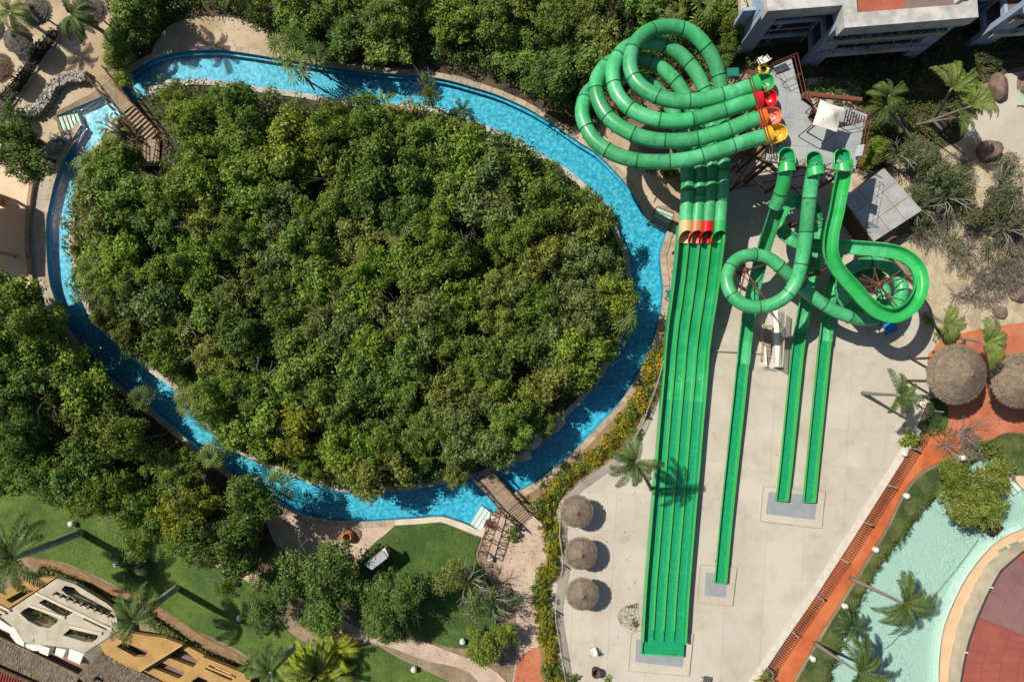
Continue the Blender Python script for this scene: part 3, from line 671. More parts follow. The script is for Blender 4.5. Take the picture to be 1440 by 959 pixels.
def fan_leaf(name, L, e0, k=10, bl=.95):
    mb = MB(); d = Vector((math.cos(e0), 0, math.sin(e0))); c = d * L; mb.tube([(0, 0, 0), c], [.02, .012], 3)
    nrm = Vector((-math.sin(e0 - .5), 0, math.cos(e0 - .5))); ax = nrm.cross(Vector((0, 1, 0))) * -1; ax = Vector((math.cos(e0 - .5), 0, math.sin(e0 - .5)))
    for i in range(k):
        a = R(-125 + 250 * i / (k - 1)); b = ax * math.cos(a) + Vector((0, 1, 0)) * math.sin(a); s = nrm.cross(b)
        le = bl * (1 - .25 * abs(a) / R(125)); tip = c + b * le + Vector((0, 0, -.42 * le)); mi = c + b * le * .55 + nrm * .03
        mb.add([c, mi - s * .055, tip, mi + s * .055], [(0, 1, 2, 3)])
    me = mb.mesh(name); me.materials.append(M['palm_leaf']); return me
FAN = [fan_leaf('fan_leaf', .75, R(65)), fan_leaf('fan_leaf', .85, R(35)), fan_leaf('fan_leaf', .8, R(8))]
PALMC = {'palm': (.080, .125, .026), 'lime': (.28, .34, .022), 'light': (.165, .215, .045), 'deep': (.048, .088, .026), 'gold': (.24, .23, .025), 'grey': (.085, .115, .055)}
def palm(bpx, cpx, z, label, n=18, col='palm', s=1., wind=None, wk=0., m='palm_trunk', r=.16, group=None, name='palm_tree', set_=None, bulge=.0, elev=None):
    """palm rooted at one pixel, crown (height z) showing at another; wind: picture angle towards which the fronds stream"""
    set_ = set_ or FR; b = P(*bpx, 0); c = P(*cpx, z); root = thing(name, (b.x, b.y, 0), label, 'palm tree', group)
    d = c - b; k = 9; pts = []
    for i in range(k + 1):
        t = i / k; pts.append(Vector((d.x * t ** 1.15, d.y * t ** 1.15, d.z * t)))
    mb = MB(); mb.tube([Vector((0, 0, -.1))] + pts[1:], [r * (1.35 - .75 * (i / k) ** .7 + bulge * math.sin(PI * i / k)) for i in range(k + 1)], 9); mb.build('trunk', M[m], root, True)
    for i in range(n):
        a = 2.39996 * i + random.uniform(-.2, .2)
        lv = (i / n) * (len(set_)) + random.uniform(-.4, .4)
        if wind is not None:
            w_ = math.radians(-wind); da = (a - w_ + PI) % (2 * PI) - PI; a = w_ + da * (1 - wk)
            if abs(da) > 2.2: lv -= 1.2
        f = link('frond', set_[int(min(len(set_) - 1, max(0, lv)))], None, root); f.location = pts[-1] + Vector((0, 0, -.1)); f.color = jit(PALMC[col], .2)
        f.rotation_euler = (random.uniform(-.3, .3), random.uniform(-.08, .12), a); q = s * random.uniform(.85, 1.1); f.scale = (q, q, q)
    return root
palm((1213, 553), (1266, 556), 6.4, 'slim palm on the plaza bending over the white fence', 13, 'palm', .95, 10, .3)
palm((1195, 812), (1272, 848), 7.6, 'tall palm on the grass strip with crown over the turquoise pool', 18, 'palm', 1.2, 25, .22)
palm((1145, 903), (1208, 945), 7.0, 'palm leaning over the bottom end of the turquoise pool', 17, 'palm', 1.3, 0, .25)
palm((1180, 865), (1198, 882), 2.6, 'short dark palm at the pool edge below the row of shrubs', 16, 'deep', .75)
palm((1302, 441), (1328, 456), 4.4, 'short wind-swept palm on the sand above the big thatched roof', 15, 'light', .9, 5, .55)
palm((1322, 472), (1386, 482), 6.6, 'wind-swept palm between the two big thatched roofs', 16, 'light', 1.05, -10, .5)
palm((916, 688), (893, 650), 9.0, 'dark palm drooping over the left edge of the racer slide', 16, 'palm', 1.02, 130, .12)
palm((115, 748), (20, 785), 9.0, 'big royal palm with grey trunk over the left lawn', 18, 'palm', 1.5, 180, .15, 'royal_trunk', .27, bulge=.35)
palm((250, 826), (188, 873), 8.2, 'royal palm with grey trunk drooping over the cream pergola roof', 17, 'palm', 1.05, 215, .3, 'royal_trunk', .25, bulge=.35)
palm((415, 908), (380, 945), 7.2, 'royal palm at the bottom edge with grey trunk', 15, 'palm', .95, 200, .3, 'royal_trunk', .2, bulge=.3)
palm((190, 806), (186, 802), 1.7, 'small dark palm on the left lawn', 17, 'deep', .75)
palm((366, 882), (366, 880), 1.4, 'small dark palm on the bottom lawn', 15, 'deep', .62)
palm((345, 930), (352, 935), 2.2, 'short upright palm beside the hedge', 9, 'palm', .7)
palm((145, 45), (100, 22), 5.6, 'leaning palm drooping over the dark thatched umbrella', 16, 'palm', 1.0, -5, .35)
palm((36, 28), (14, 16), 4.6, 'pale palm at the top left corner', 16, 'light', .85)
palm((178, 12), (190, -20), 6.0, 'tall palm at the top edge left of the wood', 14, 'palm', .9)
palm((318, 14), (332, -22), 5.0, 'tall palm at the top edge above the sandy bank', 15, 'palm', .9)
palm((1275, 185), (1250, 135), 5.0, 'leafy palm beside the fabric shade', 14, 'palm', .85, -30, .2)
palm((1290, 210), (1245, 150), 4.0, 'low palm with yellow stalk behind the platform', 13, 'palm', .8, 150, .2)
palm((1310, 170), (1338, 125), 6.5, 'windswept palm with pale ribs in front of the blue hotel', 14, 'light', 1.15, -58, .6)
palm((1300, 175), (1365, 150), 6.5, 'windswept palm with pale ribs right of its twin before the hotel', 14, 'light', 1.15, -35, .55)
palm((1280, 178), (1350, 165), 5.5, 'leaning palm with long thin stem between hotel and scrub', 10, 'palm', .8, 15, .5, r=.09)
palm((6, 415), (10, 408), 4., 'dark palm at the left edge below the deck', 15, 'deep', .75)
palm((655, 160), (650, 156), 3., 'small dark palm by the upper island kerb', 12, 'deep', .55)
FANS = [(80, 470), (92, 500), (240, 660), (250, 690), (300, 640), (270, 570), (290, 590), (265, 560), (395, 680), (200, 560), (215, 740), (340, 690), (165, 600), (855, 430), (875, 445), (700, 270), (560, 330), (420, 95), (445, 80), (950, 20), (985, 15), (940, 45),
        (640, 185), (250, 460), (620, 330), (268, 180), (158, 205), (420, 60), (395, 70), (130, 232), (520, 260), (330, 190), (130, 380), (120, 410), (310, 300), (790, 520), (610, 590), (480, 400), (730, 330), (350, 560), (560, 470)]
for i, (x, y) in enumerate(FANS):
    z = 4.6 if i > 12 else 4.0
    if i in (20, 21, 19): z = 3.5
    g_ = 'light' if i % 3 else 'palm'
    if i == 13: g_ = 'gold'
    r_ = palm((x, y), (x, y), z, None, 12, g_, random.uniform(.8, 1.25), r=.08, name='fan_palm', set_=FAN)
    b = P(x, y, z); r_.location = (b.x, b.y, 0); r_.children[0].data.transform(Matrix.Identity(4))
    # straight trunk under the crown
    for ch in r_.children:
        if ch.name.startswith('frond'): ch.name = 'fan_leaf'; ch.location = (0, 0, z)
    t = [c for c in r_.children if c.name.startswith('trunk')][0]; mb = MB(); mb.tube([(0, 0, -.1), (0, 0, z)], [.1, .07], 7); t.data = mb.mesh('trunk', True); t.data.materials.append(M['palm_trunk'])
    where = 'on the lower left river bank' if i < 13 and i != 11 else 'among the trees of the island and the top bank'
    if i == 13: tag(r_, 'golden fan palm at the right edge of the island', 'palm tree')
    else: tag(r_, f'star-shaped {"pale" if g_ == "light" else "green"} fan palm {where}', 'palm tree', f'{g_} fan palms {where}')
# clumps of golden palms
def clump(px, py, label, n, s, cols, spread=.9, z=.5):
    b = P(px, py, 0); root = thing('palm_clump', (b.x, b.y, 0), label, 'palm clump')
    mb = MB()
    for k in range(7):
        a = k * .9; mb.tube([(math.cos(a) * .25, math.sin(a) * .25, 0), (math.cos(a) * .5, math.sin(a) * .5, z + .6)], [.06, .04], 5)
    mb.build('stems', M['palm_trunk'], root)
    for i in range(n):
        a = 2.4 * i; rr = spread * math.sqrt(i / n) * .8
        f = link('frond', FR[i % 3], None, root); f.location = (math.cos(a) * rr, math.sin(a) * rr, z + random.uniform(0, .8)); f.color = jit(PALMC[random.choice(cols)], .2)
        f.rotation_euler = (random.uniform(-.3, .3), random.uniform(-.2, .2), a + random.uniform(-.3, .3)); q = s * random.uniform(.7, 1.1); f.scale = (q, q, q)
    return root
clump(452, 938, 'big golden-green palm clump at the bottom edge', 92, .85, ['lime', 'lime', 'light', 'lime'], 2.3, 1.4)
clump(478, 905, 'yellow palm clump below the large dark tree', 30, .75, ['lime', 'gold', 'lime'], 1.2, 1.2)
clump(425, 958, 'green palm clump cut by the bottom edge', 24, .8, ['palm', 'light'], 1.2, .8)
clump(550, 168, 'bright yellow-green palm clump on the upper island edge', 18, .5, ['gold', 'light'], .5, 3.4)
clump(584, 172, 'small yellow palm clump on the upper island edge', 14, .35, ['gold'], .4, 3.4)
clump(170, 188, 'leafy palm clump beside the top wooden stairs', 18, .45, ['palm', 'light'], .9, 1.2)
clump(1075, 950, 'yellow crotons growing outside the fence at the bottom', 20, .4, ['gold', 'light'], .6, .5)

# ---------------------------------------------------------------- water slides
def frames(pts):
    """position, tangent, side (horizontal), up along a path"""
    out = []; n = len(pts)
    for i, p in enumerate(pts):
        t = (Vector(pts[min(i + 1, n - 1)]) - Vector(pts[max(i - 1, 0)])).normalized(); s = t.cross(Vector((0, 0, 1))).normalized()
        out.append((Vector(p), t, s, s.cross(t)))
    return out
def sweep(mb, fr, prof, closed=True):
    """prof: (side, up) points; closed loop or open sheet"""
    n = len(prof); vs = [p + s * a + u * b for p, t, s, u in fr for a, b in prof]; m = n if closed else n - 1
    mb.add(vs, [(i * n + k, i * n + (k + 1) % n, (i + 1) * n + (k + 1) % n, (i + 1) * n + k) for i in range(len(fr) - 1) for k in range(m)])
def circ(r, n=20, a0=0.): return [(r * math.cos(a0 + 2 * PI * k / n), r * math.sin(a0 + 2 * PI * k / n)) for k in range(n)]
TR = .60
def path3(pp, per=8): return [tuple(P(*q)) for q in spline(pp, per)]
def tube_run(root, pts, seclen, mats, r=TR, flange=True, cut=None):
    """tube in bolted sections with a flange at each joint"""
    st = resample(pts, seclen / 6); fr = frames(st); n = len(fr) - 1; i = 0; q = 0
    while i < n:
        j = min(n, i + 6)
        if n - j < 3: j = n
        mb = MB(); seg = fr[i:j + 1]; sweep(mb, seg, circ(r)); sweep(mb, seg, circ(r - .03)[::-1])
        b = len(mb.v)
        mb.build('tube_section', mats[q % len(mats)] if isinstance(mats, list) else mats, root, True); q += 1
        if flange and j < n:
            p, t, s, u = fr[j]; mb = MB(); f2 = [(p - t * .035, t, s, u), (p + t * .035, t, s, u)]
            sweep(mb, f2, circ(r + .055)); sweep(mb, f2, circ(r + .0)[::-1])
            for k, sg in ((0, 1), (1, -1)):
                a = [f2[k][0] + s * x + u * y for x, y in circ(r + .055)]; c = [f2[k][0] + s * x + u * y for x, y in circ(r - .01)]
                mb.add(a + c, [((m_, 20 + m_, 20 + (m_ + 1) % 20, (m_ + 1) % 20) if sg > 0 else (m_, (m_ + 1) % 20, 20 + (m_ + 1) % 20, 20 + m_)) for m_ in range(20)])
            mb.build('flange', M['green_flange'], root)
        i = j
def uprof(w, h, th=.035, n=10, flare=.10, bottom=.5):
    """open flume: inner U, rolled rims, outer U"""
    inner = []; 
    for k in range(n + 1):
        a = PI + PI * k / n; x = math.cos(a); y = math.sin(a)
        x = math.copysign(abs(x) ** bottom, x); inner.append((x * w / 2, h * (1 + y * 1.0) if True else 0))
    inner = [(x, y) for x, y in inner]
    o = [(x * (1 + 2 * th / w), y - th) for x, y in inner]
    rim = .075
    return [(-w / 2 - rim, h - .045), (-w / 2 - rim, h + .02)] + [(-w / 2, h + .02)] + inner[1:-1] + [(w / 2, h + .02), (w / 2 + rim, h + .02), (w / 2 + rim, h - .045)] + [(o[-1][0], h - .045)] + o[1:-1][::-1] + [(o[0][0], h - .045)]
def flume_run(root, pts, seclen, mats, w=1.05, h=.62, part='flume_section', bottom=.5):
    st = resample(pts, seclen / 6); fr = frames(st); n = len(fr) - 1; i = 0; q = 0
    while i < n:
        j = min(n, i + 6)
        if n - j < 3: j = n
        mb = MB(); seg = list(fr[i:j + 1]); 
        sweep(mb, seg, uprof(w, h, bottom=bottom)); mb.build(part, mats[min(q, len(mats) - 1)] if isinstance(mats, list) else mats, root, False); q += 1
        if j < n:
            p, t, s, u = fr[j]; mb = MB(); f2 = [(p - t * .02, t, s, u), (p + t * .02, t, s, u)]
            pr = [(x * 1.0, y) for x, y in uprof(w - .012, h + .012, .09, bottom=bottom)]
            sweep(mb, f2, pr); k = len(pr); mb.add([f2[0][0] + s * x + u * y for x, y in pr], [tuple(range(k))]); mb.add([f2[1][0] + s * x + u * y for x, y in pr], [tuple(range(k - 1, -1, -1))])
            mb.build('seam_rib', M['green_edge'], root)
        i = j
def scoop(root, head, tail, m_hood, m_bowl, r=.72, label=None):
    """start tub: open bowl at the platform end with a hood over the tube mouth"""
    h = Vector(head); t = (Vector(tail) - h); t.z = 0; t.normalize(); s = t.cross(Vector((0, 0, 1))); u = Vector((0, 0, 1))
    mb = MB(); n = 14
    # hood: half cylinder over the mouth
    f2 = [(h + t * a, t, s, u) for a in (.30, .62, .95)]
    pr = circ(r, 20); sweep(mb, f2, pr); sweep(mb, f2, circ(r - .05, 20)[::-1]); hood = mb.build('hood', m_hood, root, True)
    # bowl: U trough closed by a round back, open upwards
    mb = MB(); rows = []
    for a, k in ((.35, 1), (.1, 1), (-.2, .98), (-.5, .92), (-.73, .78), (-.88, .52), (-.95, .2)):
        row = []
        for i in range(n + 1):
            b = PI + PI * i / n; row.append(h + t * a + s * math.cos(b) * r * k + u * (math.sin(b) * r * (.95 if a > -.3 else .9 * k) + .1))
        rows.append(row)
    V = [v for r_ in rows for v in r_]; mb.add(V, [(i * (n + 1) + k, (i + 1) * (n + 1) + k, (i + 1) * (n + 1) + k + 1, i * (n + 1) + k + 1) for i in range(len(rows) - 1) for k in range(n)])
    Vo = [v + (v - (h - t * .25)).normalized() * .05 for v in V]
    mb.add(Vo, [(i * (n + 1) + k, i * (n + 1) + k + 1, (i + 1) * (n + 1) + k + 1, (i + 1) * (n + 1) + k) for i in range(len(rows) - 1) for k in range(n)])
    bowl = mb.build('start_bowl', m_bowl, root, True)
    # rolled rim
    left = [r_[0] for r_ in rows]; right = [r_[-1] for r_ in rows]; mb = MB(); mb.tube(left + right[::-1], .055, 6); mb.build('rim', m_hood, root, True)
    if label: tag(hood, label + ' hood'); tag(bowl, label + ' start bowl')

GT = M['green']
# four tube slides: (pixel x, y, height) along the top of each tube's axis
T4 = [
 ([(1068, 119, 10.6), (1050, 124, 10.5), (1015, 135, 10.2), (970, 143, 9.9), (930, 138, 9.6), (898, 119, 9.3), (886, 92, 9.0), (893, 62, 8.7), (915, 43, 8.4), (945, 38, 8.1), (975, 48, 7.8), (1000, 78, 7.4), (1012, 112, 7.0), (1016, 150, 6.6), (1018, 200, 6.0), (1016, 250, 5.5), (1012, 311, 5.0)], None),
 ([(1072, 141, 10.6), (1050, 145, 10.5), (1010, 158, 10.2), (965, 170, 9.9), (920, 168, 9.6), (885, 152, 9.3), (866, 128, 9.0), (862, 98, 8.7), (874, 73, 8.4), (898, 61, 7.5), (928, 62, 6.9), (958, 78, 6.6), (982, 108, 6.4), (997, 145, 6.2), (1002, 190, 5.9), (1000, 245, 5.5), (995, 311, 5.0)], 'red_plastic'),
 ([(1078, 166, 10.6), (1055, 170, 10.5), (1015, 186, 10.2), (970, 197, 9.9), (920, 197, 9.6), (880, 184, 9.3), (851, 160, 9.0), (838, 128, 8.7), (843, 104, 8.4), (862, 86, 7.3), (890, 82, 6.3), (918, 89, 6.1), (946, 110, 6.0), (966, 140, 5.9), (980, 180, 5.8), (985, 240, 5.4), (980, 311, 5.0)], 'orange_plastic'),
 ([(1086, 190, 10.6), (1060, 196, 10.5), (1020, 209, 10.2), (970, 224, 9.9), (920, 228, 9.6), (878, 222, 9.3), (840, 202, 9.0), (820, 168, 8.7), (822, 140, 8.3), (836, 122, 7.2), (862, 108, 6.3), (888, 108, 5.9), (920, 124, 5.8), (944, 152, 5.7), (958, 190, 5.6), (967, 245, 5.4), (965, 311, 5.0)], 'yellow_plastic')]
NAMES = ['green', 'red', 'orange', 'yellow']
for (pp, mname), cw_, ext in zip(T4, NAMES, ['green', 'salmon_plastic', 'orange_plastic', 'cream_plastic']):
    root = thing('tube_slide', P(pp[-1][0], pp[-1][1], 0), f'looping green tube slide that starts in a {cw_} tub on the platform', 'water slide', 'looping tube slides')
    inv = root.location.copy()
    pts = path3(pp); pts = pts[3:]
    # exit collar for the last metre
    tube_run(root, pts, 2.55, GT)
    hood = M['green_bright'] if mname is None else M[mname]; bowl = M['green'] if mname is None else (M['pink_plastic'] if cw_ == 'orange' else M[mname])
    hd = P(pp[0][0] + 3, pp[0][1] - 1, pp[0][2]); scoop(root, hd, Vector(pts[4]), hood, bowl, .70, f'{cw_} plastic')
    ec = {'green': M['green_bright'], 'red': M['red_plastic'], 'orange': M['salmon_plastic'], 'yellow': M['cream_plastic']}[cw_]
    # exit mouth: tube whose top is cut back in a curve
    e = Vector(pts[-1]); d = (Vector(pts[-1]) - Vector(pts[-4])).normalized(); s = d.cross(Vector((0, 0, 1))).normalized(); u = s.cross(d); mb = MB(); rows = []
    L0, L1 = .85, 1.85
    for k in range(20):
        a = 2 * PI * k / 20; c = max(0, math.sin(a)) ; ln = L1 - (L1 - L0) * c ** .7
        rows.append([e + d * (ln * q) + s * math.cos(a) * (TR + .015) + u * math.sin(a) * (TR + .015) for q in (0, .5, 1)])
    mb.add([v for r_ in rows for v in r_], [(k * 3 + q, ((k + 1) % 20) * 3 + q, ((k + 1) % 20) * 3 + q + 1, k * 3 + q + 1) for k in range(20) for q in (0, 1)])
    cx = e + d * .8; mb.add([v + (cx - v - d * (cx - v).dot(d)).normalized() * .04 for r_ in rows for v in r_], [(k * 3 + q, k * 3 + q + 1, ((k + 1) % 20) * 3 + q + 1, ((k + 1) % 20) * 3 + q) for k in range(20) for q in (0, 1)])
    tag(mb.build('exit_collar', ec, root, True), f'{cw_ if cw_ != "yellow" else "cream"} cut-back mouth of the tube')
    for ch in root.children: ch.matrix_parent_inverse = Matrix.Translation(-inv)

# the four-lane racer
RC = [(984, 318, 4.35), (983, 336, 4.15), (980, 365, 3.55), (976, 400, 2.75), (972, 430, 2.25), (968, 455, 1.75), (964, 490, 1.0), (962, 520, .62), (960, 545, .55), (955, 600, .52), (951, 650, .5), (945, 720, .47), (940, 780, .45), (936, 830, .42), (933, 880, .40), (932, 900, .40)]
racer = thing('racer_slide', P(932, 900, 0), 'wide four-lane green racer slide running down the plaza from the tube mouths', 'water slide')
pts = resample(path3(RC, 6), .5); fr = frames(pts); lane = .965; nL = 4; hw = lane * 2
WH = .70
prof = [(-hw - .12, WH - .08), (-hw - .09, WH), (-hw + .0, WH), (-hw + .05, WH - .1), (-hw + .10, .06)]
for k in range(nL):
    x0 = -hw + lane * k; x1 = x0 + lane
    prof += [(x0 + .2, .0), ((x0 + x1) / 2, -.02), (x1 - .2, .0)]
    if k < nL - 1: prof += [(x1 - .11, .05), (x1 - .075, .19), (x1 - .03, .235), (x1 + .03, .235), (x1 + .075, .19), (x1 + .11, .05)]
prof += [(hw - .10, .06), (hw - .05, WH - .1), (hw, WH), (hw + .09, WH), (hw + .12, WH - .08), (hw + .10, -.12), (-hw - .10, -.12)]
brk = [0]; acc = 3.4
for i in range(1, len(pts)):
    if i * .5 >= brk[-1] * .5 + 3.9: brk.append(i)
if len(pts) - 1 - brk[-1] < 4: brk[-1] = len(pts) - 1
else: brk.append(len(pts) - 1)
for a, b in zip(brk, brk[1:]):
    y = NY - pts[a][1] * PPM
    mb = MB(); sweep(mb, fr[a:b + 1], prof); mb.build('slide_section', M['racer_green'] if y < 515 else M['green_deep'], racer)
    p, t, s, u = fr[b]; mb = MB(); f2 = [(p - t * .02, t, s, u), (p + t * .02, t, s, u)]; pr = [(x, z + (.01 if z > -.1 else -.02)) for x, z in prof]
    sweep(mb, f2, pr); k = len(pr); mb.add([f2[0][0] + s * x + u * y_ for x, y_ in pr], [tuple(range(k))]); mb.build('seam_rib', M['green_edge'], racer)
# side rims and lane dividers stand out lighter in the wet half
for k, (c, wd) in enumerate([(-hw - .045, .09), (hw + .045, .09)]):
    mb = MB(); sweep(mb, fr, [(c - wd, WH - .1), (c - wd, WH + .012), (c + wd * .9, WH + .012), (c + wd * .9, WH - .1)]); mb.build('rim', M['green_edge'], racer)
for k in range(1, 4):
    c = -hw + lane * k; mb = MB(); i1 = len(fr) - 2; i0 = 1
    sweep(mb, fr[i0:i1], [(c - .10, .16), (c - .065, .248), (c + .065, .248), (c + .10, .16)], True); mb.build('lane_divider', M['green_edge'], racer)
# run-out tray at the end
p, t, s, u = fr[-1]; mb = MB(); n = len(prof)
f2 = [(p + t * (q - .02), t, s, u) for q in (0, .5, 1.0, 1.3)]
sweep(mb, f2, [(-hw - .02, .26), (-hw + .05, .26), (-hw + .12, .0), (hw - .12, 0), (hw - .05, .26), (hw + .02, .26), (hw + .02, -.12), (-hw - .02, -.12)]); mb.build('run_out', M['green_deep'], racer)
mb = MB(); mb.box(p + t * 1.3 + u * .07, (.16, hw * 2 + .04, .38), math.atan2(t.y, t.x)); mb.build('end_lip', M['green'], racer)
# splash where the four lanes enter the shallow water
for k in range(4):
    c = P(938.5 + k * 15.1, 531 + random.uniform(-2, 2), .57); vs = []; mb = MB()
    for q in range(9):
        a = c + Vector((random.gauss(0, .2), random.gauss(0, .16), random.uniform(.01, .06))); r_ = random.uniform(.02, .055)
        mb.lathe([(.001, r_ * .5), (r_ * .8, r_ * .25), (r_, -.05)], 6, a)
    tag(mb.build('splash', M['foam'], racer), kind='stuff')
# legs of the racer
for y in (345, 375, 405, 435, 462):
    z = np.interp(y, [q[1] for q in RC], [q[2] for q in RC]); x = np.interp(y, [q[1] for q in RC], [q[0] for q in RC])
    for dx in (-22, 22):
        a = P(x + dx, y, z - .1); mb = MB(); mb.tube([(a.x, a.y, 0), a], .09, 8); mb.build('leg', M['steel_brown'], racer)
for ch in racer.children: ch.matrix_parent_inverse = Matrix.Translation(-racer.location)

# three body slides
def body(label, parts, sec=2.6):
    end = parts[-1][1][-1]; root = thing('body_slide', P(end[0], end[1], 0), label, 'water slide', 'body slides')
    for kind, pp, mats in parts:
        pts = path3(pp)
        if kind == 'tube': tube_run(root, pts, sec, mats, .56)
        elif kind == 'flume': flume_run(root, pts, sec, mats)
        elif kind == 'channel': flume_run(root, pts, 3.4, mats, 1.0, .55, 'channel_section', .28)
    # green mouth on the platform
    a = P(*parts[0][1][0]); b = P(*parts[0][1][1]); scoop(root, a, b, M['green_bright'], M['green_deep'], .66)
    # run-out channel: wet floor and end lip
    p1 = Vector(pts[-1]); d = (p1 - Vector(pts[-4])).normalized(); mb = MB(); mb.box(p1 + d * .04 + Vector((0, 0, .22)), (.08, 1.1, .46), math.atan2(d.y, d.x)); mb.build('end_lip', M['green'], root)
    w = [Vector(q) for q in pts]; tot = len(w); s0 = next(i for i, q in enumerate(w) if q.z < 1.05); st = frames(resample([tuple(q + Vector((0, 0, .16))) for q in w[s0:]], .8))
    mb = MB(); sweep(mb, st, [(-.47, -.06), (-.47, .0), (.47, .0), (.47, -.06)]); mb.build('water_film', M['green_deep'], root)
    for ch in root.children: ch.matrix_parent_inverse = Matrix.Translation(-root.location)
    # legs under the high part
    return root
GB = M['green_bright']
body('straight green body slide, the left one of the three, ending in a long narrow channel', [
    ('tube', [(1106, 226, 10.5), (1105, 236, 10.3), (1102, 256, 9.5), (1097, 275, 8.7), (1090, 292, 8.0)], [GB, M['green']]),
    ('flume', [(1090, 290, 7.4), (1084, 308, 6.6), (1076, 332, 5.4), (1068, 360, 4.2), (1061, 388, 3.2), (1054, 418, 2.3), (1049, 450, 1.6), (1045, 480, .95), (1042, 512, .55)], M['green']),
    ('channel', [(1042, 511, .5), (1037, 560, .42), (1030, 625, .36), (1023, 690, .3), (1017, 750, .26), (1011, 817, .22)], M['green_edge'])])
body('green tube slide from the middle mouth, looping left and ending in the right channel', [
    ('tube', [(1145, 231, 10.5), (1144, 242, 10.2), (1140, 265, 9.7), (1136, 300, 9.2), (1132, 340, 8.6), (1126, 375, 8.1), (1117, 402, 7.7), (1100, 421, 7.4), (1076, 431, 7.1), (1050, 430, 6.8), (1030, 416, 6.5), (1022, 393, 6.2), (1031, 370, 5.9), (1052, 359, 5.6), (1078, 362, 5.3), (1100, 378, 5.1), (1126, 402, 4.9), (1152, 424, 4.7), (1180, 440, 4.5), (1210, 449, 4.3), (1238, 446, 4.1), (1260, 430, 3.9), (1268, 405, 3.7), (1258, 382, 3.5), (1235, 370, 3.3), (1208, 372, 3.1), (1188, 386, 2.9), (1183, 408, 2.75), (1192, 428, 2.6), (1212, 440, 2.45), (1234, 434, 2.3), (1244, 414, 2.2), (1236, 396, 2.1)], [M['green']]),
    ('flume', [(1236, 396, 1.45), (1220, 384, 1.4), (1196, 382, 1.3), (1176, 388, 1.2), (1166, 404, 1.1), (1162, 424, .95), (1160, 450, .75), (1157, 480, .6)], [M['green']]),
    ('channel', [(1157, 479, .55), (1154, 510, .45), (1149, 560, .4), (1144, 610, .34), (1139, 660, .28), (1135, 704, .22)], M['green_edge'])])
body('open green flume slide from the right mouth, looping right then round a small spiral', [
    ('flume', [(1184, 227, 10.2), (1183, 240, 10.0), (1178, 265, 9.6), (1172, 298, 9.2), (1165, 330, 8.8), (1164, 358, 8.5), (1175, 382, 8.2), (1194, 404, 7.9), (1212, 424, 7.6), (1232, 440, 7.3), (1256, 444, 7.1), (1278, 430, 6.9), (1290, 405, 6.7), (1286, 380, 6.5), (1268, 362, 6.3), (1242, 354, 6.1), (1210, 351, 5.9), (1175, 349, 5.6), (1145, 348, 5.3), (1118, 342, 5.0), (1098, 328, 4.7), (1092, 308, 4.4), (1102, 291, 4.1), (1122, 286, 3.8), (1140, 296, 3.5), (1146, 316, 3.2), (1144, 345, 2.9), (1140, 375, 2.4), (1134, 405, 1.7), (1128, 435, 1.1), (1122, 470, .7)], [GB] * 9 + [M['green']] * 12),
    ('channel', [(1122, 469, .6), (1118, 500, .48), (1112, 560, .42), (1107, 610, .36), (1102, 660, .3), (1097, 702, .24)], M['green_edge'])])

# end pads: rubber mat in a framed concrete pad
def pad(label, frame_px, mat_px):
    root = thing('landing_pad', P(*frame_px[0], 0), label, 'landing pad'); z = LZ[0] + .005
    f = [P2(*q) for q in frame_px]; mb = MB(); mb.prism(f, 0.0, z); a = mb.build('slab', M['slab'], root)
    mb = MB(); mb.prism([P2(*q) for q in mat_px], z - .01, z + .012); b = mb.build('rubber_mat', M['pad_grey'], root)
    mb = MB(); 
    for q0, q1 in zip(f, f[1:] + f[:1]):
        c = ((q0[0] + q1[0]) / 2, (q0[1] + q1[1]) / 2, z + .01); L = math.dist(q0, q1); mb.box(c, (L - .07, .06, .07), math.atan2(q1[1] - q0[1], q1[0] - q0[0]))
    mb.build('kerb', M['plain_concrete'], root)
    for ch in root.children: ch.matrix_parent_inverse = Matrix.Translation(-root.location)
pad('framed landing pad with grey mat under the wide racer slide', [(887, 890), (901, 884), (974, 890), (968, 949), (883, 942)], [(894, 898), (965, 903), (959, 937), (893, 929)])
pad('framed landing pad with grey mat at the end of the left body slide', [(984, 793), (1035, 797), (1029, 851), (980, 846)], [(992, 804), (1022, 806), (1020, 839), (990, 836)])
pad('framed landing pad with grey mat shared by the two right body slides', [(1072, 683), (1159, 690), (1154, 742), (1068, 732)], [(1080, 691), (1148, 696), (1145, 730), (1076, 722)])

# ---------------------------------------------------------------- launch platform
def done(root):
    for ch in root.children: ch.matrix_parent_inverse = Matrix.Translation(-root.location)
    return root
PZ = 9.7
DECKPX = [(1081, 97), (1113, 83), (1127, 140), (1142, 152), (1136, 166), (1144, 177), (1175, 181), (1200, 176), (1216, 172), (1202, 242), (1077, 226), (1079, 205), (1094, 205), (1098, 186), (1091, 178), (1089, 160), (1082, 150), (1083, 134), (1077, 124), (1072, 108)]
DP = [P2(*q, PZ) for q in DECKPX]
tower = thing('launch_platform', P(1130, 190, 0), 'grey slide platform on brown steel legs with railings and tubs along two edges', 'platform')
a_ = R(-6); ca, sa = math.cos(a_), math.sin(a_)
for i in range(-8, 9):
    for j in range(-8, 9):
        o0 = P2(1140, 170, PZ); c2 = 2.1
        cell = [(o0[0] + ca * x - sa * y, o0[1] + sa * x + ca * y) for x, y in ((i * c2 + .008, j * c2 + .008), ((i + 1) * c2 - .008, j * c2 + .008), ((i + 1) * c2 - .008, (j + 1) * c2 - .008), (i * c2 + .008, (j + 1) * c2 - .008))]
        c = clip_convex(DP, cell)
        if len(c) > 2 and abs(area(c)) > .04:
            mb = MB(); mb.prism(c, PZ - .06, PZ); mb.build('deck_panel', M['platform'], tower)
mb = MB(); mb.prism(offset(DP, .03, True), PZ - .32, PZ - .065); mb.build('deck_frame', M['steel_brown'], tower)
